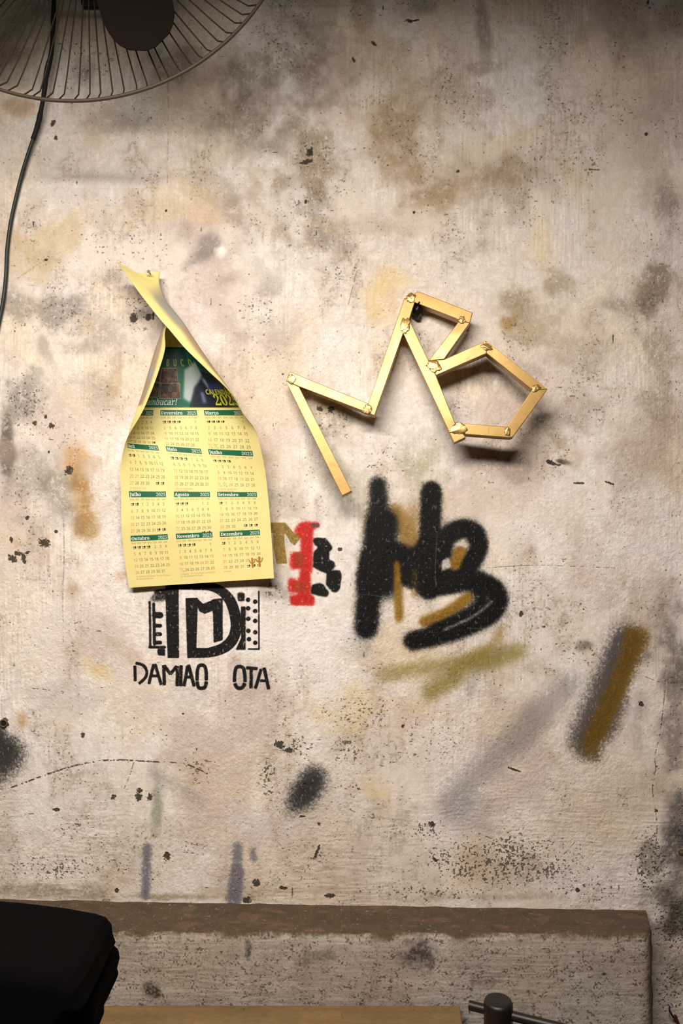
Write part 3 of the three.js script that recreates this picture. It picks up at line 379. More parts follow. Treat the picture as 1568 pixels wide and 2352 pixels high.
  g.setAttribute('position', new THREE.Float32BufferAttribute(P2, 3)); g.setAttribute('uv', new THREE.Float32BufferAttribute(U2, 2)); g.setIndex(I2); g.addGroup(gT[0], gT[1], 0); g.addGroup(gF[0], gF[1], 1); g.computeVertexNormals();
  matTop.map.wrapS = matTop.map.wrapT = matTop.bumpMap.wrapS = matTop.bumpMap.wrapT = THREE.RepeatWrapping;
  matFront.map.wrapT = matFront.bumpMap.wrapT = matFront.map.wrapS = matFront.bumpMap.wrapS = THREE.MirroredRepeatWrapping;
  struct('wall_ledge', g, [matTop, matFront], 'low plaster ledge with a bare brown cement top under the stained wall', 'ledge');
}

// ---------------------------------------------------------------- lamp over the bench (outside the frame)
{
  const g = thing('fluorescent_lamp', 'twin tube fluorescent lamp hung on two thin rods from the ceiling', 'lamp', LAMP.pos);
  g.lookAt(...LAMP.aim);                                            // local +z looks where the light goes
  const white = std(0xd8d4cc, 0.5);
  const shell = new THREE.Shape(); [[-0.15, -0.001], [-0.15, -0.03], [-0.06, -0.07], [0.06, -0.07], [0.15, -0.03], [0.15, -0.001], [0.146, -0.001], [0.146, -0.028], [0.056, -0.066], [-0.056, -0.066], [-0.146, -0.028], [-0.146, -0.001]].forEach((p, i) => i ? shell.lineTo(...p) : shell.moveTo(...p));
  const sg = new THREE.ExtrudeGeometry(shell, { depth: 1.28, bevelEnabled: false }); sg.translate(0, 0, -0.64); sg.rotateY(Math.PI / 2); sg.rotateX(Math.PI / 2);
  mesh('reflector', sg, white, g);
  const tubeMat = new THREE.MeshStandardMaterial({ color: 0xffffff, emissive: LAMP.color, emissiveIntensity: 1.5, roughness: 0.4 });
  for (const y of [-0.06, 0.06]) { const tg = new THREE.CylinderGeometry(0.013, 0.013, 1.18, 16); tg.rotateZ(Math.PI / 2); tg.translate(0, y, -0.022); mesh('tube', tg, tubeMat, g); }
  for (const s of [-1, 1]) { const e = new THREE.BoxGeometry(0.02, 0.18, 0.03); e.translate(s * 0.605, 0, -0.03); mesh('end_socket', e, white, g); }
  g.updateMatrixWorld(true);
  for (const s of [-1, 1]) { const a = new THREE.Vector3(s * 0.45, 0, -0.068).applyMatrix4(g.matrixWorld), b = new THREE.Vector3(a.x, RT, a.z), inv = g.matrixWorld.clone().invert(); mesh('hanging_rod', polyTube([a.applyMatrix4(inv), b.applyMatrix4(inv)], 0.004, 8), std(0x55504a, 0.5, 0.6), g); }
}

// ---------------------------------------------------------------- wall fan
{
  const zr = 0.24, c = P(165, -295, zr), R = 527 * (DIST - zr) / FPX;
  const g = thing('wall_fan', 'large dusty wall fan with a round wire guard and brown blades', 'fan', [c.x, c.y, 0]);
  const wireMat = std(0x3a2f24, 0.55, 0.3), ringMat = std(0x4b3e30, 0.6, 0.2), dark = std(0x2b241d, 0.6, 0.1), bladeMat = new THREE.MeshPhysicalMaterial({ color: 0x1c130c, roughness: 0.9, specularIntensity: 0.25 });
  const guard = mesh('guard_ring', new THREE.TorusGeometry(R, 0.0033, 8, 200).translate(0, 0, zr), ringMat, g);
  mesh('back_ring', new THREE.TorusGeometry(0.125, 0.003, 8, 80).translate(0, 0, zr - 0.066), wireMat, guard);
  const NW = 112, pts = [new THREE.Vector3(R - 0.001, 0, zr - 0.001), new THREE.Vector3(R - 0.023, 0, zr - 0.024), new THREE.Vector3(R - 0.027, 0, zr - 0.028), new THREE.Vector3(R - 0.034, 0, zr - 0.031), new THREE.Vector3(0.12, 0, zr - 0.066)];
  const wg = polyTube(pts, 0.0014, 6);
  for (let i = 0; i < NW; i++) { const w = mesh('wire', wg, wireMat, guard); w.rotation.z = (i + 0.35 * (rnd() - 0.5)) / NW * Math.PI * 2; }
  // motor and bracket
  const mp = [[0, -0.10], [0.05, -0.10], [0.085, -0.085], [0.095, -0.05], [0.095, 0.0], [0.08, 0.03], [0.03, 0.04], [0, 0.04]].map(([r, y]) => new THREE.Vector2(r, y));
  mesh('motor_housing', new THREE.LatheGeometry(mp, 40).rotateX(Math.PI / 2).translate(0, 0, zr - 0.05), dark, g);
  const br = new RoundedBoxGeometry(0.06, 0.05, 0.1, 3, 0.01).translate(0, 0, 0.06), plate = new RoundedBoxGeometry(0.12, 0.18, 0.02, 3, 0.006).translate(0, 0, 0.0105);
  mesh('bracket_arm', br, dark, g); mesh('wall_plate', plate, dark, g);
  mesh('hub', new THREE.LatheGeometry([[0, 0.05], [0.03, 0.045], [0.05, 0.02], [0.055, -0.02], [0, -0.02]].map(([r, y]) => new THREE.Vector2(r, y)).reverse(), 32).rotateX(Math.PI / 2).translate(0, 0, zr + 0.02), dark, g);
  // blades: pitched, broad paddles; number and root width raised to shade the wall
  const mkBlade = () => {
    const nu = 24, nv = 14, pos = [], idx = [];
    for (const side of [1, -1]) for (let i = 0; i <= nu; i++) for (let j = 0; j <= nv; j++) {
      const t = i / nu, r = lerp(0.05, R * 0.87, t), s = j / nv - 0.5, w = (0.065 + 0.072 * Math.sin(Math.min(1, t * 1.25) * Math.PI / 2)) * Math.sqrt(Math.max(0.02, 1 - Math.pow(Math.max(0, (t - 0.72) / 0.28), 2.6)));
      const x = s * w + 0.03 * t * t, pitch = lerp(0.55, 0.3, t);
      pos.push(x * Math.cos(pitch), r, zr + 0.012 + x * Math.sin(pitch) * 0.55 + side * 0.0012);
    }
    const m = (nu + 1) * (nv + 1); for (let i = 0; i < nu; i++) for (let j = 0; j < nv; j++) { const a = i * (nv + 1) + j, b = a + nv + 1; idx.push(a, b, a + 1, b, b + 1, a + 1); idx.push(m + a, m + a + 1, m + b, m + b, m + a + 1, m + b + 1); }
    const rim = []; for (let j = 0; j <= nv; j++) rim.push(nu * (nv + 1) + j); for (let i = nu; i >= 0; i--) rim.push(i * (nv + 1) + nv); for (let j = nv; j >= 0; j--) rim.push(j); for (let i = 0; i <= nu; i++) rim.push(i * (nv + 1));
    for (let q = 0; q < rim.length - 1; q++) if (rim[q] !== rim[q + 1]) idx.push(rim[q], rim[q + 1], m + rim[q], rim[q + 1], m + rim[q + 1], m + rim[q]);
    const b = new THREE.BufferGeometry(); b.setAttribute('position', new THREE.Float32BufferAttribute(pos, 3)); b.setIndex(idx); b.computeVertexNormals(); return b;
  };
  const bg = mkBlade();
  for (let i = 0; i < 5; i++) { const b = mesh('blade', bg, bladeMat, g); b.rotation.z = -Math.PI + 0.50 + i * Math.PI * 2 / 5; }
}

// ---------------------------------------------------------------- cable from the fan
{
  const g = thing('power_cable', 'dark power cable hanging down the wall from behind the fan', 'cable');
  const top = [[128, -160, 0.05], [127, -60, 0.045], [124, 0, 0.04], [122, 60, 0.036], [118, 120, 0.032], [106, 175, 0.028], [101, 215, 0.024], [95, 250, 0.02], [86, 290, 0.016], [76, 320, 0.014]].map((a) => P(...a));
  const low = [[79, 312, 0.014], [66, 350, 0.012], [52, 395, 0.009], [38, 450, 0.007], [25, 510, 0.006], [17, 570, 0.006], [14, 630, 0.006], [9, 680, 0.006], [1, 725, 0.006], [-14, 800, 0.006], [-22, 900, 0.006], [-26, 1020, 0.006], [-34, 1250, 0.006], [-30, 1500, 0.006], [-40, 1750, 0.006], [-44, 1960, 0.007], [-46, 2052, 0.012], [-40, 2072, 0.035], [-10, 2088, 0.055]].map((a) => P(...a));
  mesh('taped_sleeve', sweep(top, (t) => 0.0048 * (1 + 0.5 * (fbm(t * 26, 3, 3) - 0.5) + 0.25 * Math.exp(-((t - 0.66) ** 2) / 0.004)), 10, 120), std(0x0d0c0b, 0.75), g).userData.label = 'black tape wrapped end';
  mesh('cord', sweep(low, (t) => 0.0040 * (1 + 0.08 * (vn(t * 20, 8) - 0.5)), 10, 260), std(0x23281f, 0.55), g);
}

// ---------------------------------------------------------------- calendar sheet
function calendarPrint() {
  const W = 1024, H = 2048, cv = document.createElement('canvas'); cv.width = W; cv.height = H; const k = cv.getContext('2d');
  const U = (u) => u * W, Y = (py) => (py - 600) / 750 * H, S = H / 750;
  k.fillStyle = '#e8d88e'; k.fillRect(0, 0, W, H);
  k.fillStyle = '#0f5a40'; k.fillRect(0, Y(797), W, Y(936) - Y(797));
  // header picture: dark collage
  const rect = (u0, y0, u1, y1, c) => { k.fillStyle = c; k.fillRect(U(u0), Y(y0), U(u1) - U(u0), Y(y1) - Y(y0)); };
  rect(0.3, 797, 0.62, 842, '#0d3a2b');
  k.fillStyle = '#171c2a'; k.beginPath(); k.moveTo(U(0.56), Y(936)); k.lineTo(U(0.6), Y(880)); k.lineTo(U(0.7), Y(850)); k.lineTo(U(0.8), Y(860)); k.lineTo(U(1), Y(880)); k.lineTo(U(1), Y(936)); k.closePath(); k.fill();
  k.save(); k.filter = 'blur(8px)'; k.fillStyle = '#a9b4ae'; k.beginPath(); k.moveTo(U(0.52), Y(915)); k.lineTo(U(0.56), Y(850)); k.lineTo(U(0.7), Y(830)); k.lineTo(U(0.72), Y(862)); k.lineTo(U(0.62), Y(890)); k.lineTo(U(0.57), Y(925)); k.closePath(); k.fill();
  k.fillStyle = '#8890a8'; k.beginPath(); k.moveTo(U(0.7), Y(870)); k.lineTo(U(0.73), Y(868)); k.lineTo(U(0.77), Y(905)); k.lineTo(U(0.745), Y(905)); k.fill(); k.fillStyle = '#6f7694'; k.fillRect(U(0.66), Y(900), 26, 70); k.fillStyle = '#2f3a66'; k.fillRect(U(0.74), Y(880), 120, 60); k.restore();
  for (const [u0, y0, u1, y1] of [[0.335, 846, 0.49, 880], [0.345, 880, 0.5, 915], [0.18, 880, 0.33, 912], [0.2, 848, 0.325, 878]]) {
    rect(u0, y0, u1, y1, '#3a2418'); for (let i = 0; i < 60; i++) { k.fillStyle = ['#6b4a2c', '#1d1410', '#8a6a44', '#5a2a22', '#2c3a2a'][i % 5]; k.globalAlpha = 0.55; k.beginPath(); k.ellipse(U(lerp(u0, u1, rnd())), Y(lerp(y0, y1, rnd())), 6 + 16 * rnd(), 5 + 14 * rnd(), rnd() * 3, 0, 7); k.fill(); } k.globalAlpha = 1;
    k.strokeStyle = '#b9b09a'; k.lineWidth = 2; k.strokeRect(U(u0), Y(y0), U(u1) - U(u0), Y(y1) - Y(y0));
  }
  k.textBaseline = 'alphabetic'; k.textAlign = 'left'; k.fillStyle = '#8c9430'; k.font = 'bold 62px sans-serif'; k.fillText('B', U(0.375), Y(841)); k.fillText('U', U(0.455), Y(841)); k.fillText('C', U(0.535), Y(841)); k.fillText('O', U(0.615), Y(841));
  k.fillStyle = '#d8ddd0'; k.font = 'italic 52px serif'; k.fillText('nambucar!', U(0.205), Y(930)); k.strokeStyle = '#d8ddd0'; k.lineWidth = 2; k.beginPath(); k.moveTo(U(0.28), Y(914)); k.lineTo(U(0.28), Y(920)); k.moveTo(U(0.44), Y(916)); k.lineTo(U(0.44), Y(924)); k.stroke();
  k.fillStyle = '#d6d21c'; k.font = 'bold 44px sans-serif'; k.fillText('CALENDÁRIO', U(0.70), Y(906)); k.font = 'bold 92px serif'; k.fillText('2025', U(0.745), Y(931));
  // months
  const names = ['Janeiro', 'Fevereiro', 'Março', 'Abril', 'Maio', 'Junho', 'Julho', 'Agosto', 'Setembro', 'Outubro', 'Novembro', 'Dezembro'], first = [3, 6, 6, 2, 4, 0, 2, 5, 1, 3, 6, 1], len = [31, 28, 31, 30, 31, 30, 31, 31, 30, 31, 30, 31];
  const red = { 0: [1], 2: [4], 3: [18, 21], 4: [1], 5: [19, 24], 8: [7], 9: [12], 10: [2, 15, 20], 11: [25] };
  const moons = [[0, 0], [0, 4], [0, 4], [0, 2], [0, 4], [-1, 4], [0, 2], [0, 3], [0, 1], [0, 4], [0, 4], [0, 1]], late = { 0: 1, 3: 2, 6: 2, 7: -2, 8: 3, 11: 3 };
  const notes = { 2: ['4- Carnaval', '8- Dia da Mulher'], 3: ['18- Paixão de Cristo', '21- Tiradentes'], 4: ['1- Dia do Trabalhador', '11- Dia das Mães'], 5: ['12- Dia dos Namorados', '19- Corpus Christi'], 6: ['20- Dia do Amigo'], 7: ['10- Dia dos Pais'], 8: ['7- Independência do Brasil'], 9: ['12- Padroeira do Brasil - Dia das Crianças', '15- Dia do Professor'], 10: ['2- Finados   15- Proclamação da República', '20- Dia Nacional de Zumbi'], 11: ['25- Natal'] };
  const colU = [[0.055, 0.305], [0.36, 0.605], [0.655, 0.925]], rowY = [948, 1036, 1136, 1231], pitch = [13.4, 14.0, 14.3, 14.4];
  for (let mth = 0; mth < 12; mth++) {
    const row = (mth / 3) | 0, [u0, u1] = colU[mth % 3], y = rowY[row], x0 = U(u0), x1 = U(u1), w = x1 - x0;
    k.fillStyle = '#14603f'; k.fillRect(x0, Y(y - 6), w, 12.4 * S); k.fillStyle = '#f3efe0'; k.font = 'bold 29px serif'; k.textAlign = 'left'; k.fillText(names[mth], x0 + 5, Y(y + 4.2)); k.textAlign = 'right'; k.font = '29px serif'; k.fillText('2025', x1 - 4, Y(y + 4.2));
    k.textAlign = 'center'; k.font = '15px sans-serif'; ['DOM', 'SEG', 'TER', 'QUA', 'QUI', 'SEX', 'SAB'].forEach((d, i) => { k.fillStyle = i ? '#7c7455' : '#cf6d3c'; k.fillText(d, x0 + w * (i + 0.5) / 7, Y(y + 13)); });
    const cell = (d) => { const q = first[mth] + d - 1; return [q % 7, (q / 7) | 0]; };
    k.font = '25px sans-serif';
    for (let d = 1; d <= len[mth]; d++) {
      let [cx, cy] = cell(d); const isRed = cx === 0 || (red[mth] ?? []).includes(d); if (mth !== 5 && cy === 0 && first[mth] === 0) cy = 0;
      let yy = y + 24.5 + (cy + (mth === 5 ? 1 : 0)) * pitch[row]; const lines = mth === 5 ? 5 : 5;
      let xx = x0 + w * (cx + 0.5) / 7; k.fillStyle = isRed ? '#c8673a' : '#5d563c';
      const over = mth === 5 ? cy >= 4 : cy >= 5, shares = (mth === 5 ? cy === 3 : cy === 4) && d + 7 <= len[mth];
      if (over || shares) { k.font = '15px sans-serif'; k.fillText(String(d), xx + (over ? 9 : -9), Y(over ? y + 24.5 + 4 * pitch[row] + 2 : y + 24.5 + 4 * pitch[row] - 5)); if (over) { k.strokeStyle = k.fillStyle; k.lineWidth = 1.5; k.beginPath(); k.moveTo(xx - 12, Y(y + 24.5 + 4 * pitch[row] + 1)); k.lineTo(xx + 12, Y(y + 24.5 + 4 * pitch[row] - 8)); k.stroke(); } k.font = '25px sans-serif'; } else k.fillText(String(d), xx, Y(yy));
    }
    const moon = (cx, yy) => { k.fillStyle = '#2a2416'; k.beginPath(); k.arc(cx + 5, Y(yy) - 9, 6.5, 0, 7); k.fill(); k.fillRect(cx - 12, Y(yy) - 1, 22, 2.4); k.fillRect(cx - 11, Y(yy) - 13, 6, 7); };
    for (let i = 0; i < moons[mth][1]; i++) moon(x0 + 22 + i * 32, y + 23.5);
    if (late[mth]) for (let i = 0; i < Math.abs(late[mth]); i++) moon(x1 - 22 - i * 36, y + 23.5 + (late[mth] < 0 ? 5 : 4.2) * pitch[row] - (late[mth] < 0 ? 3 : 3));
    k.font = '13px sans-serif'; k.textAlign = 'left'; (notes[mth] ?? []).forEach((s, i) => { k.fillStyle = i % 2 ? '#8b8060' : '#cf7a46'; k.fillText(s, x0 + 4, Y(y + 24.5 + 4 * pitch[row] + 8.5 + i * 5.4)); });
  }
  // two little cactus marks
  k.strokeStyle = '#a8752c'; k.lineCap = 'round'; k.lineJoin = 'round';
  for (const [x, y, s] of [[880, 1302, 1], [930, 1300, 1.15]]) { k.lineWidth = 13 * s; k.beginPath(); k.moveTo(x, Y(y - 10)); k.lineTo(x, Y(y + 11)); k.stroke(); k.lineWidth = 7 * s; k.beginPath(); k.moveTo(x - 19 * s, Y(y - 6)); k.quadraticCurveTo(x - 18 * s, Y(y + 1), x, Y(y + 2)); k.quadraticCurveTo(x + 18 * s, Y(y + 1), x + 19 * s, Y(y - 8)); k.stroke(); }
  const t = new THREE.CanvasTexture(cv); t.colorSpace = THREE.SRGBColorSpace; t.magFilter = THREE.LinearFilter; return t;
}
{
  const us = [0, 0.1, 0.22, 0.35, 0.5, 0.62, 0.74, 0.86, 0.93, 1];
  const flat = (l, r, pl, pr, z) => us.map((u, i) => [lerp(l, r, u), lerp(pl, pr, u), z[i]]);
  const row = (py, xs, zs) => xs.map((x, i) => [x, Array.isArray(py) ? py[i] : py, zs[i]]);
  const rows = [
    [1344, flat(296, 629, 1350, 1328, [.016, .016, .015, .015, .017, .019, .020, .022, .026, .030])],
    [1270, flat(285, 625, 1277, 1260, [.024, .023, .022, .022, .022, .022, .023, .025, .028, .031])],
    [1200, flat(279, 620, 1206, 1191, [.034, .032, .031, .029, .026, .026, .027, .028, .031, .034])],
    [1135, flat(278, 615, 1134, 1135, [.040, .036, .032, .028, .025, .025, .027, .030, .035, .039])],
    [1080, flat(277, 609, 1071, 1084, [.050, .043, .035, .029, .025, .025, .028, .034, .041, .047])],
    [1036, row([1021, 1024, 1027, 1030, 1034, 1037, 1039, 1041, 1042, 1042], [287, 300, 336, 378, 427, 467, 508, 555, 582, 601], [.068, .057, .041, .030, .025, .025, .030, .040, .050, .058])],
    [990, row(990, [301, 299, 328, 370, 422, 462, 503, 546, 571, 587], [.088, .076, .048, .032, .026, .026, .033, .048, .062, .072])],
    [948, row(948, [326, 312, 330, 365, 417, 457, 498, 538, 556, 556], [.102, .090, .054, .034, .027, .028, .037, .056, .078, .092])],
    [900, row(900, [347, 328, 340, 370, 413, 448, 483, 514, 530, 527], [.110, .095, .058, .037, .029, .031, .042, .066, .092, .106])],
    [850, row(850, [365, 343, 351, 375, 408, 437, 463, 485, 494, 476], [.112, .094, .060, .040, .031, .034, .047, .072, .098, .116])],
    [800, row(800, [379, 358, 363, 380, 402, 422, 440, 454, 458, 425], [.106, .088, .060, .043, .034, .038, .050, .074, .102, .118])],
    [760, row(760, [379, 372, 371, 379, 392, 404, 417, 428, 431, 391], [.094, .080, .060, .046, .038, .042, .054, .074, .098, .114])],
    [735, row(735, [388, 376, 374, 379, 387, 396, 405, 412, 413, 369], [.074, .068, .056, .046, .040, .043, .052, .068, .090, .106])],
    [690, row(690, [372, 366, 363, 365, 369, 374, 378, 381, 376, 333], [.050, .048, .044, .039, .035, .037, .042, .052, .068, .088])],
    [650, row([650, 650, 650, 650, 650, 650, 650, 650, 651, 647], [352, 350, 350, 352, 355, 358, 361, 365, 350, 301], [.028, .027, .026, .025, .024, .024, .026, .032, .044, .072])],
    [624, row([630, 630, 630, 629, 628, 627, 626, 624, 627, 601], [346, 346, 347, 349, 352, 355, 358, 364, 318, 268], [.020, .020, .019, .019, .018, .019, .021, .026, .038, .080])],
  ];
  const NU = 96, NV = 120, pts = [], crU = (arr, u) => {      // smooth through the columns, then through the rows
    let i = 0; while (i < us.length - 2 && u > us[i + 1]) i++; const t = (u - us[i]) / (us[i + 1] - us[i]);
    const a = arr[Math.max(0, i - 1)], b = arr[i], c = arr[i + 1], d = arr[Math.min(arr.length - 1, i + 2)];
    return b.map((_, q) => { const m1 = (c[q] - a[q]) / (us[i + 1] - us[Math.max(0, i - 1)]) * (us[i + 1] - us[i]), m2 = (d[q] - b[q]) / (us[Math.min(us.length - 1, i + 2)] - us[i]) * (us[i + 1] - us[i]), t2 = t * t, t3 = t2 * t; return (2 * t3 - 3 * t2 + 1) * b[q] + (t3 - 2 * t2 + t) * m1 + (-2 * t3 + 3 * t2) * c[q] + (t3 - t2) * m2; });
  };
  const world = rows.map(([, r]) => r.map(([x, y, z]) => P(x, y, z).toArray()));
  const ry = rows.map((r) => r[0]);
  const pos = [], uv = [];
  for (let j = 0; j <= NV; j++) {
    const y = lerp(1344, 624, j / NV); let i = 0; while (i < ry.length - 2 && y < ry[i + 1]) i++;
    const t = (y - ry[i]) / (ry[i + 1] - ry[i]), A = world[Math.max(0, i - 1)], B = world[i], C = world[i + 1], D = world[Math.min(world.length - 1, i + 2)];
    const dyI = ry[i + 1] - ry[i], ya = ry[Math.max(0, i - 1)], yd = ry[Math.min(ry.length - 1, i + 2)];
    const cols = us.map((_, c) => B[c].map((_, q) => { const m1 = (C[c][q] - A[c][q]) / (ry[i + 1] - ya) * dyI, m2 = (D[c][q] - B[c][q]) / (yd - ry[i]) * dyI, t2 = t * t, t3 = t2 * t; return (2 * t3 - 3 * t2 + 1) * B[c][q] + (t3 - 2 * t2 + t) * m1 + (-2 * t3 + 3 * t2) * C[c][q] + (t3 - t2) * m2; }));
    for (let k = 0; k <= NU; k++) { const u = k / NU, p = crU(cols, u); pos.push(p[0], p[1], p[2] + 0.0008 * (fbm(u * 9, y / 60, 2) - 0.5)); uv.push(u, (1350 - y) / 750); }
  }
  const fr = new THREE.BufferGeometry(), idx = []; for (let j = 0; j < NV; j++) for (let k = 0; k < NU; k++) { const a = j * (NU + 1) + k, b = a + NU + 1; idx.push(a, a + 1, b, b, a + 1, b + 1); }
  fr.setAttribute('position', new THREE.Float32BufferAttribute(pos, 3)); fr.setIndex(idx); fr.computeVertexNormals();
  const nr = fr.attributes.normal.array, V = pos.length / 3, all = pos.slice(), auv = uv.slice(), an = Array.from(nr), T = 0.0004;
  for (let i = 0; i < V; i++) { all.push(pos[i * 3] - nr[i * 3] * T, pos[i * 3 + 1] - nr[i * 3 + 1] * T, pos[i * 3 + 2] - nr[i * 3 + 2] * T); an.push(-nr[i * 3], -nr[i * 3 + 1], -nr[i * 3 + 2]); auv.push(uv[i * 2], uv[i * 2 + 1]); }
  const back = []; for (let i = 0; i < idx.length; i += 3) back.push(V + idx[i], V + idx[i + 2], V + idx[i + 1]);
  const edge = []; const strip = (a, b) => edge.push(a, V + a, b, b, V + a, V + b); for (let k = 0; k < NU; k++) { strip(k + 1, k); strip(NV * (NU + 1) + k, NV * (NU + 1) + k + 1); } for (let j = 0; j < NV; j++) { strip(j * (NU + 1), (j + 1) * (NU + 1)); strip((j + 1) * (NU + 1) + NU, j * (NU + 1) + NU); }
  const g = new THREE.BufferGeometry(); g.setAttribute('position', new THREE.Float32BufferAttribute(all, 3)); g.setAttribute('normal', new THREE.Float32BufferAttribute(an, 3)); g.setAttribute('uv', new THREE.Float32BufferAttribute(auv, 2));
  g.setIndex([...idx, ...back, ...edge]); g.addGroup(0, idx.length, 0); g.addGroup(idx.length, back.length + edge.length, 1);
  // back of the sheet: grain, printing showing through, tan deepened as painted shade
  const bw = 256, bd = new Uint8Array(bw * bw * 4); for (let j = 0; j < bw; j++) for (let i = 0; i < bw; i++) { const v = 0.93 + 0.1 * fbm(i / 8, j / 8, 3), vv = 1350 - 750 * j / bw, printAndShade = sst(936, 930, vv) * sst(640, 700, vv + 30 * (fbm(i / 30, j / 20, 3) - 0.5)) * sst(0.02, 0.05, i / bw) * sst(0.975, 0.945, i / bw), blue = printAndShade * sst(0.5, 0.6, fbm(i / 30 + 3, j / 22 + 8, 3)) * 0.8, o = (j * bw + i) * 4, C = [lerp(lerp(0.89, 0.63, printAndShade), 0.54, blue), lerp(lerp(0.83, 0.54, printAndShade), 0.55, blue), lerp(lerp(0.53, 0.41, printAndShade), 0.53, blue)]; for (let c = 0; c < 3; c++) bd[o + c] = 255 * clamp(C[c] * v); bd[o + 3] = 255; }
  const m = mesh('paper_calendar', g, [new THREE.MeshStandardMaterial({ map: calendarPrint(), roughness: 0.55 }), new THREE.MeshStandardMaterial({ map: dataTex(bd, bw, bw, true), roughness: 0.6 })]);
  m.userData = { label: 'yellowed paper wall calendar curled into a cone at the top', category: 'calendar' };
  const na = P(353, 641, 0.06), ng = thing('nail', 'small bent nail through the curled top of the paper calendar', 'nail', P(354, 640, 0).toArray());
  const sh = new THREE.CylinderGeometry(0.0012, 0.0009, 0.05, 10).rotateX(Math.PI / 2).translate(0, 0, 0.022); mesh('shank', sh, std(0x4b4030, 0.5, 0.6), ng); mesh('head', new THREE.CylinderGeometry(0.0034, 0.0034, 0.0014, 14).rotateX(Math.PI / 2).translate(0, 0, 0.047), std(0x5b4e36, 0.5, 0.6), ng);
}

// ---------------------------------------------------------------- welded gold letters
{
  const A = P(672, 867, 0.034), Bq = P(1240, 893, 0.078), C = P(1051, 1006, 0.078);
  const ex = Bq.clone().sub(A).normalize(), nrm = ex.clone().cross(C.clone().sub(A)).normalize(); if (nrm.z < 0) nrm.negate(); const ey = nrm.clone().cross(ex).normalize();
  const eye = new THREE.Vector3(0, EYE, DIST);
  const hit = (px, py) => { const d = P(px, py, 0).sub(eye).normalize(), t = A.clone().sub(eye).dot(nrm) / d.dot(nrm); const q = eye.clone().addScaledVector(d, t).sub(A); return [q.dot(ex), q.dot(ey)]; };
  const z5 = ([x, y]) => hit(630 + x / 2.376, 640 + y / 2.376);
  const g = thing('welded_letters', 'gold painted letters M and B welded from square steel tube', 'sign', A.toArray());
  g.quaternion.setFromRotationMatrix(new THREE.Matrix4().makeBasis(ex, ey, nrm));
  const bw = 256, bd = new Uint8Array(bw * bw * 4); for (let j = 0; j < bw; j++) for (let i = 0; i < bw; i++) { const v = 255 * clamp(0.5 + 0.5 * (fbm(i / 20, j / 20, 4) - 0.5) + 0.06 * (vn(i / 2, j / 2) - 0.5)), o = (j * bw + i) * 4; bd[o] = bd[o + 2] = v; bd[o + 1] = 255 * clamp(0.8 + 0.5 * (fbm(i / 30 + 8, j / 30, 3) - 0.5)); bd[o + 3] = 255; }
  const tx = dataTex(bd, bw, bw, false); tx.wrapS = tx.wrapT = THREE.RepeatWrapping; tx.repeat.set(5, 5);
  const gold = new THREE.MeshPhysicalMaterial({ clearcoat: 0.3, clearcoatRoughness: 0.3, color: new THREE.Color().setRGB(0.34, 0.2, 0.045), metalness: 0.5, roughness: 0.46, roughnessMap: tx, bumpMap: tx, bumpScale: 0.00022 });
  const weld = new THREE.MeshPhysicalMaterial({ clearcoat: 0.4, clearcoatRoughness: 0.25, color: new THREE.Color().setRGB(0.34, 0.2, 0.05), metalness: 0.5, roughness: 0.34 });
  const bars = [
    [[62, 558], [135, 590], [422, 1160], [368, 1187]], [[62, 558], [85, 507], [512, 681], [498, 728], [135, 590]], [[498, 728], [512, 681], [708, 107], [766, 130], [735, 225], [703, 300], [546, 748]],
    [[708, 107], [780, 70], [800, 74], [1082, 185], [1066, 242], [1010, 226], [766, 130]], [[1010, 226], [1066, 242], [926, 440], [843, 447]], [[703, 300], [735, 225], [838, 440], [882, 528], [985, 785], [1044, 866], [980, 897]],
    [[843, 447], [926, 440], [1155, 338], [1158, 408], [882, 528]], [[1155, 338], [1490, 603], [1405, 606], [1158, 408]], [[1405, 606], [1490, 603], [1303, 862], [1288, 868], [1268, 808]], [[1268, 808], [1288, 868], [1044, 850], [985, 785]],
  ];
  for (const b of bars) {
    const s = new THREE.Shape(); b.map(z5).forEach((p, i) => i ? s.lineTo(...p) : s.moveTo(...p)); s.closePath();
    const eg = new THREE.ExtrudeGeometry(s, { depth: 0.018, bevelEnabled: true, bevelThickness: 0.0014, bevelSize: 0.0014, bevelOffset: -0.0014, bevelSegments: 3 }); eg.translate(0, 0, -0.0194); mesh('bar', eg, gold, g);
  }
  [[714, 255, 12, 20], [868, 478, 14, 18], [1004, 820, 15, 22], [507, 715, 12, 14], [92, 548, 11, 13], [1158, 374, 8, 15], [1428, 597, 8, 12], [1270, 836, 7, 11], [744, 105, 13, 11], [1022, 226, 9, 9]].forEach(([x, y, a, c], i) => {
    const q = z5([x, y]), bead = noisyBlob(1, a / 1300, c / 1300, 0.0013, 0.5, 2.6, i * 3.7); bead.rotateZ(i * 0.9); bead.translate(q[0], q[1], 0.0005); mesh('weld_bead', bead, weld, g);
  });
  const n1 = thing('nail', 'black plugged nail behind the top corner of the gold letters', 'nail', P(957, 716, 0).toArray());
  const lump = noisyBlob(0.013, 0.95, 1.35, 1.6, 0.35, 2.2, 5); lump.translate(0, 0, 0.008); mesh('tar_lump', lump, std(0x0b0a09, 0.45), n1); mesh('shank', new THREE.CylinderGeometry(0.002, 0.002, 0.04, 10).rotateX(Math.PI / 2).translate(0, 0.006, 0.03), std(0x15120f, 0.5, 0.5), n1);
}

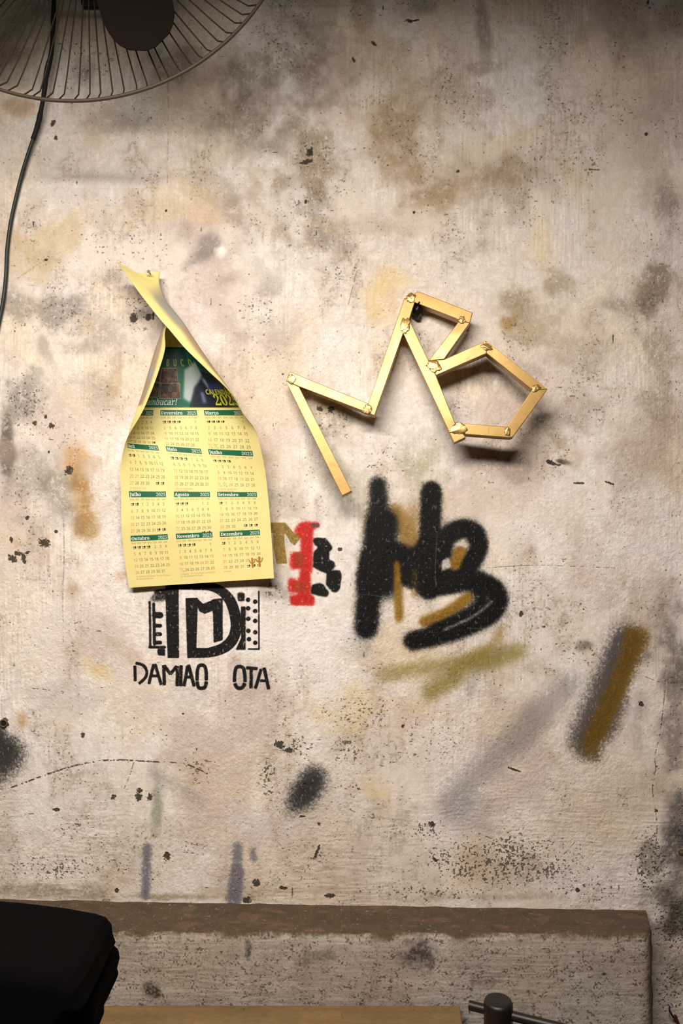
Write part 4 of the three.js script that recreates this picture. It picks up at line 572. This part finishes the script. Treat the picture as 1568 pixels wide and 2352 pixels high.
// ---------------------------------------------------------------- workbench
const woodTex = (() => { const w = 1024, h = 512, d = new Uint8Array(w * h * 4); for (let j = 0; j < h; j++) for (let i = 0; i < w; i++) { const n = fbm(i / 200, j / 9, 4), m = fbm(i / 60, j / 60 + 9, 3), f = vn(i / 9, j / 1.6), s = sst(0.95, 0.985, vn(i / 7 + 90, j / 7)) * 0.5, v = (0.82 + 0.22 * n + 0.1 * (f - 0.5) + 0.14 * (m - 0.5)) * (1 - s), o = (j * w + i) * 4; d[o] = clamp(128 * v, 0, 255); d[o + 1] = clamp(101 * v, 0, 255); d[o + 2] = clamp(64 * v, 0, 255); d[o + 3] = 255; } const t = dataTex(d, w, h, true); t.wrapS = t.wrapT = THREE.RepeatWrapping; return t; })();
{
  const H = 0.70, drop = (px, py) => { const s = (EYE - H) / (py - 1176); return [(px - 784) * s, DIST - FPX * s]; };   // pixel to bench height
  const g = thing('workbench', 'plain tan wooden workbench pushed against the plaster ledge', 'workbench');
  const a = drop(236, 2298), b = drop(1056, 2309), c0 = drop(1061, 2352), dir = [c0[0] - b[0], c0[1] - b[1]], kk = (0.86 - b[1]) / dir[1], c = [b[0] + dir[0] * kk, 0.86], lx = -1.0, sl = (b[1] - a[1]) / (b[0] - a[0]), d0 = [lx, Math.max(LEDGE + 0.012, a[1] + sl * (lx - a[0]))];
  const s = new THREE.Shape(); [[d0[0], -d0[1]], [b[0], -b[1]], [c[0], -c[1]], [lx, -0.86]].forEach((p, i) => i ? s.lineTo(...p) : s.moveTo(...p)); s.closePath();
  const eg = new THREE.ExtrudeGeometry(s, { depth: 0.024, bevelEnabled: true, bevelThickness: 0.002, bevelSize: 0.002, bevelOffset: -0.002, bevelSegments: 2 }); eg.rotateX(-Math.PI / 2); eg.translate(0, H - 0.026, 0);
  mesh('tabletop', eg, new THREE.MeshStandardMaterial({ map: woodTex, roughness: 0.6 }), g);
  const legMat = std(0x6b5236, 0.75); for (const [x, z] of [[lx + 0.08, 0.2], [b[0] - 0.08, 0.2], [lx + 0.08, 0.78], [b[0] - 0.06, 0.78]]) mesh('leg', new RoundedBoxGeometry(0.06, H - 0.026, 0.06, 2, 0.004).translate(x, (H - 0.026) / 2, z), legMat, g);
  mesh('apron', new RoundedBoxGeometry(b[0] - lx - 0.2, 0.09, 0.022, 2, 0.003).translate((b[0] + lx) / 2, H - 0.072, 0.795), legMat, g); mesh('apron', new RoundedBoxGeometry(b[0] - lx - 0.2, 0.09, 0.022, 2, 0.003).translate((b[0] + lx) / 2, H - 0.072, 0.185), legMat, g);
}

// ---------------------------------------------------------------- screw with a cross bar, right of the bench
{
  const z = 0.40, c = P(1144, 2296, z), steel = std(0x1e1814, 0.45, 0.4), top = c.y;
  const g = thing('screw_jack', 'dark steel screw jack with a round head and sliding cross bar', 'jack', [c.x, 0, z]);
  const r = 33 * (DIST - z) / FPX;
  const prof = [[0, 0], [r - 0.006, 0], [r - 0.002, -0.0015], [r, -0.006], [r, -0.02], [r, -0.1], [r - 0.003, -0.104], [0.014, -0.106], [0.014, -0.11]].map(([x, y]) => new THREE.Vector2(x, top + y)).reverse();
  mesh('head', new THREE.LatheGeometry(prof, 48), steel, g);
  const th = [[0.0138, top - 0.105]]; for (let y = top - 0.11; y > 0.32; y -= 0.006) { th.push([0.0165, y], [0.0138, y - 0.003]); } th.push([0.0138, 0.3], [0, 0.3]); mesh('threaded_screw', new THREE.LatheGeometry(th.map(([x, y]) => new THREE.Vector2(x, y)).reverse(), 28), steel, g);
  mesh('body', new THREE.LatheGeometry([[0, 0.03], [0.12, 0.03], [0.085, 0.06], [0.045, 0.2], [0.032, 0.4], [0.034, 0.44], [0.017, 0.445]].map(([x, y]) => new THREE.Vector2(x, y)), 40), steel, g);
  mesh('base_plate', new THREE.CylinderGeometry(0.15, 0.155, 0.03, 48).translate(0, 0.015, 0), steel, g);
  const hb = top - 0.020, dr = (px, py) => { const s = (EYE - hb) / (py - 1176); return new THREE.Vector3((px - 784) * s - c.x, hb, DIST - FPX * s - z); };
  const e1 = dr(1078, 2309), dirv = dr(1078, 2309).multiplyScalar(-1); dirv.y = 0; dirv.normalize(); const e0 = new THREE.Vector3(e1.x, hb, e1.z), e2 = new THREE.Vector3(0, hb, 0).addScaledVector(new THREE.Vector3(dirv.x, 0, dirv.z), 0.14);
  mesh('cross_bar', sweep([e0, e0.clone().lerp(e2, 0.33), e0.clone().lerp(e2, 0.66), e2], 0.0072, 20, 12), steel, g); const cap = new THREE.CylinderGeometry(0.0072, 0.0072, 0.001, 20); for (const e of [e0, e2]) { const m = mesh('bar_end', cap, steel, g); m.position.copy(e); m.quaternion.setFromUnitVectors(new THREE.Vector3(0, 1, 0), new THREE.Vector3(dirv.x, 0, dirv.z)); }
}

// ---------------------------------------------------------------- black folded cloth on the bench
{
  const black = new THREE.MeshPhysicalMaterial({ color: 0x060505, roughness: 1, specularIntensity: 0.1 });
  const mk = (pts, z0, z1, sd) => {
    const s = new THREE.Shape(pts.map(([x, y]) => { const p = P(x, y, z0 + 0.02); return new THREE.Vector2(p.x, p.y); }));
    const eg = new THREE.ExtrudeGeometry(s, { depth: z1 - z0 - 0.04, bevelEnabled: true, bevelThickness: 0.02, bevelSize: 0.018, bevelOffset: -0.018, bevelSegments: 5, curveSegments: 8, steps: 6 }); eg.translate(0, 0, z0 + 0.02);
    const p = eg.attributes.position; for (let i = 0; i < p.count; i++) { const x = p.getX(i), y = p.getY(i), z = p.getZ(i); if (y > 0.72) p.setXYZ(i, x + 0.006 * (fbm(y * 20 + sd, z * 20, 2) - 0.5), y + 0.006 * (fbm(x * 20 + sd, z * 16, 2) - 0.5), z); } eg.computeVertexNormals(); return eg;
  };
  const g = thing('black_cloth', 'black folded cloth bundle slumped at the left end of the workbench', 'cloth');
  const by = 1176 + (EYE - 0.7015) * FPX / (DIST - 0.42), by2 = 1176 + (EYE - 0.7015) * FPX / (DIST - 0.38);
  mesh('upper_fold', mk([[-330, 2078], [-200, 2068], [-60, 2068], [40, 2076], [140, 2090], [215, 2103], [240, 2113], [256, 2130], [259, 2150], [266, 2170], [258, 2180], [236, 2186], [200, 2240], [165, 2300], [130, 2380], [90, 2480], [70, by], [-330, by]], 0.40, 0.58, 3), black, g);
  mesh('lower_fold', mk([[-100, 2250], [150, 2190], [228, 2172], [258, 2176], [272, 2190], [275, 2206], [268, 2230], [271, 2242], [258, 2268], [238, 2304], [238, 2330], [214, 2360], [200, 2420], [190, by2], [-100, by2]], 0.36, 0.52, 8), black, g);
}

// ---------------------------------------------------------------- small things at the right edge
{
  const c = P(1546, 1945, 0.03), g = thing('wall_hook', 'dark olive metal peg on a thin rusty shank at the grimy plaster edge', 'hook', P(1558, 1945, 0).toArray());
  const rust = std(0x4a2a18, 0.8, 0.3), olive = std(0x453d22, 0.6, 0.2);
  mesh('shank', polyTube([new THREE.Vector3(0.012, 0, -0.002), new THREE.Vector3(0.012, 0, 0.03), new THREE.Vector3(0.012, -0.06, 0.03)], 0.003, 10), rust, g);
  const pg = new THREE.CapsuleGeometry(0.0066, 0.018, 8, 16).rotateZ(Math.PI / 2).translate(0.002, 0.001, 0.03); mesh('peg', pg, olive, g);
  const w = thing('rusty_wire', 'short bent rusty wire poking out of the wall past the ledge end', 'wire', P(1538, 2318, 0).toArray());
  mesh('bare_end', sweep([[1538, 2312, 0.012], [1537, 2320, 0.016], [1541, 2328, 0.016], [1545, 2336, 0.012]].map((a) => P(...a).sub(w.position)), 0.0017, 8, 24), std(0x120c08, 0.7, 0.3), w); mesh('rusted_end', sweep([[1545, 2336, 0.012], [1551, 2334, 0.008], [1553, 2342, 0.008], [1558, 2352, 0.006], [1562, 2366, -0.002]].map((a) => P(...a).sub(w.position)), (t) => 0.0026 * (1 + 0.4 * (vn(t * 9, 2) - 0.5)), 8, 30), std(0x5a1e0e, 0.8, 0.2), w);
  const pl = thing('wall_plug', 'empty brown wall plug above the black spray smudge', 'plug', P(9, 1661, 0).toArray());
  mesh('collar', new THREE.TorusGeometry(0.0072, 0.002, 8, 24).translate(0, 0, 0.0015), std(0x5a4430, 0.8), pl); mesh('core', new THREE.CylinderGeometry(0.0052, 0.0052, 0.003, 20).rotateX(Math.PI / 2).translate(-0.0005, -0.001, 0.0008), std(0x0f0b07, 0.9), pl);
}
renderer.render(scene, camera);
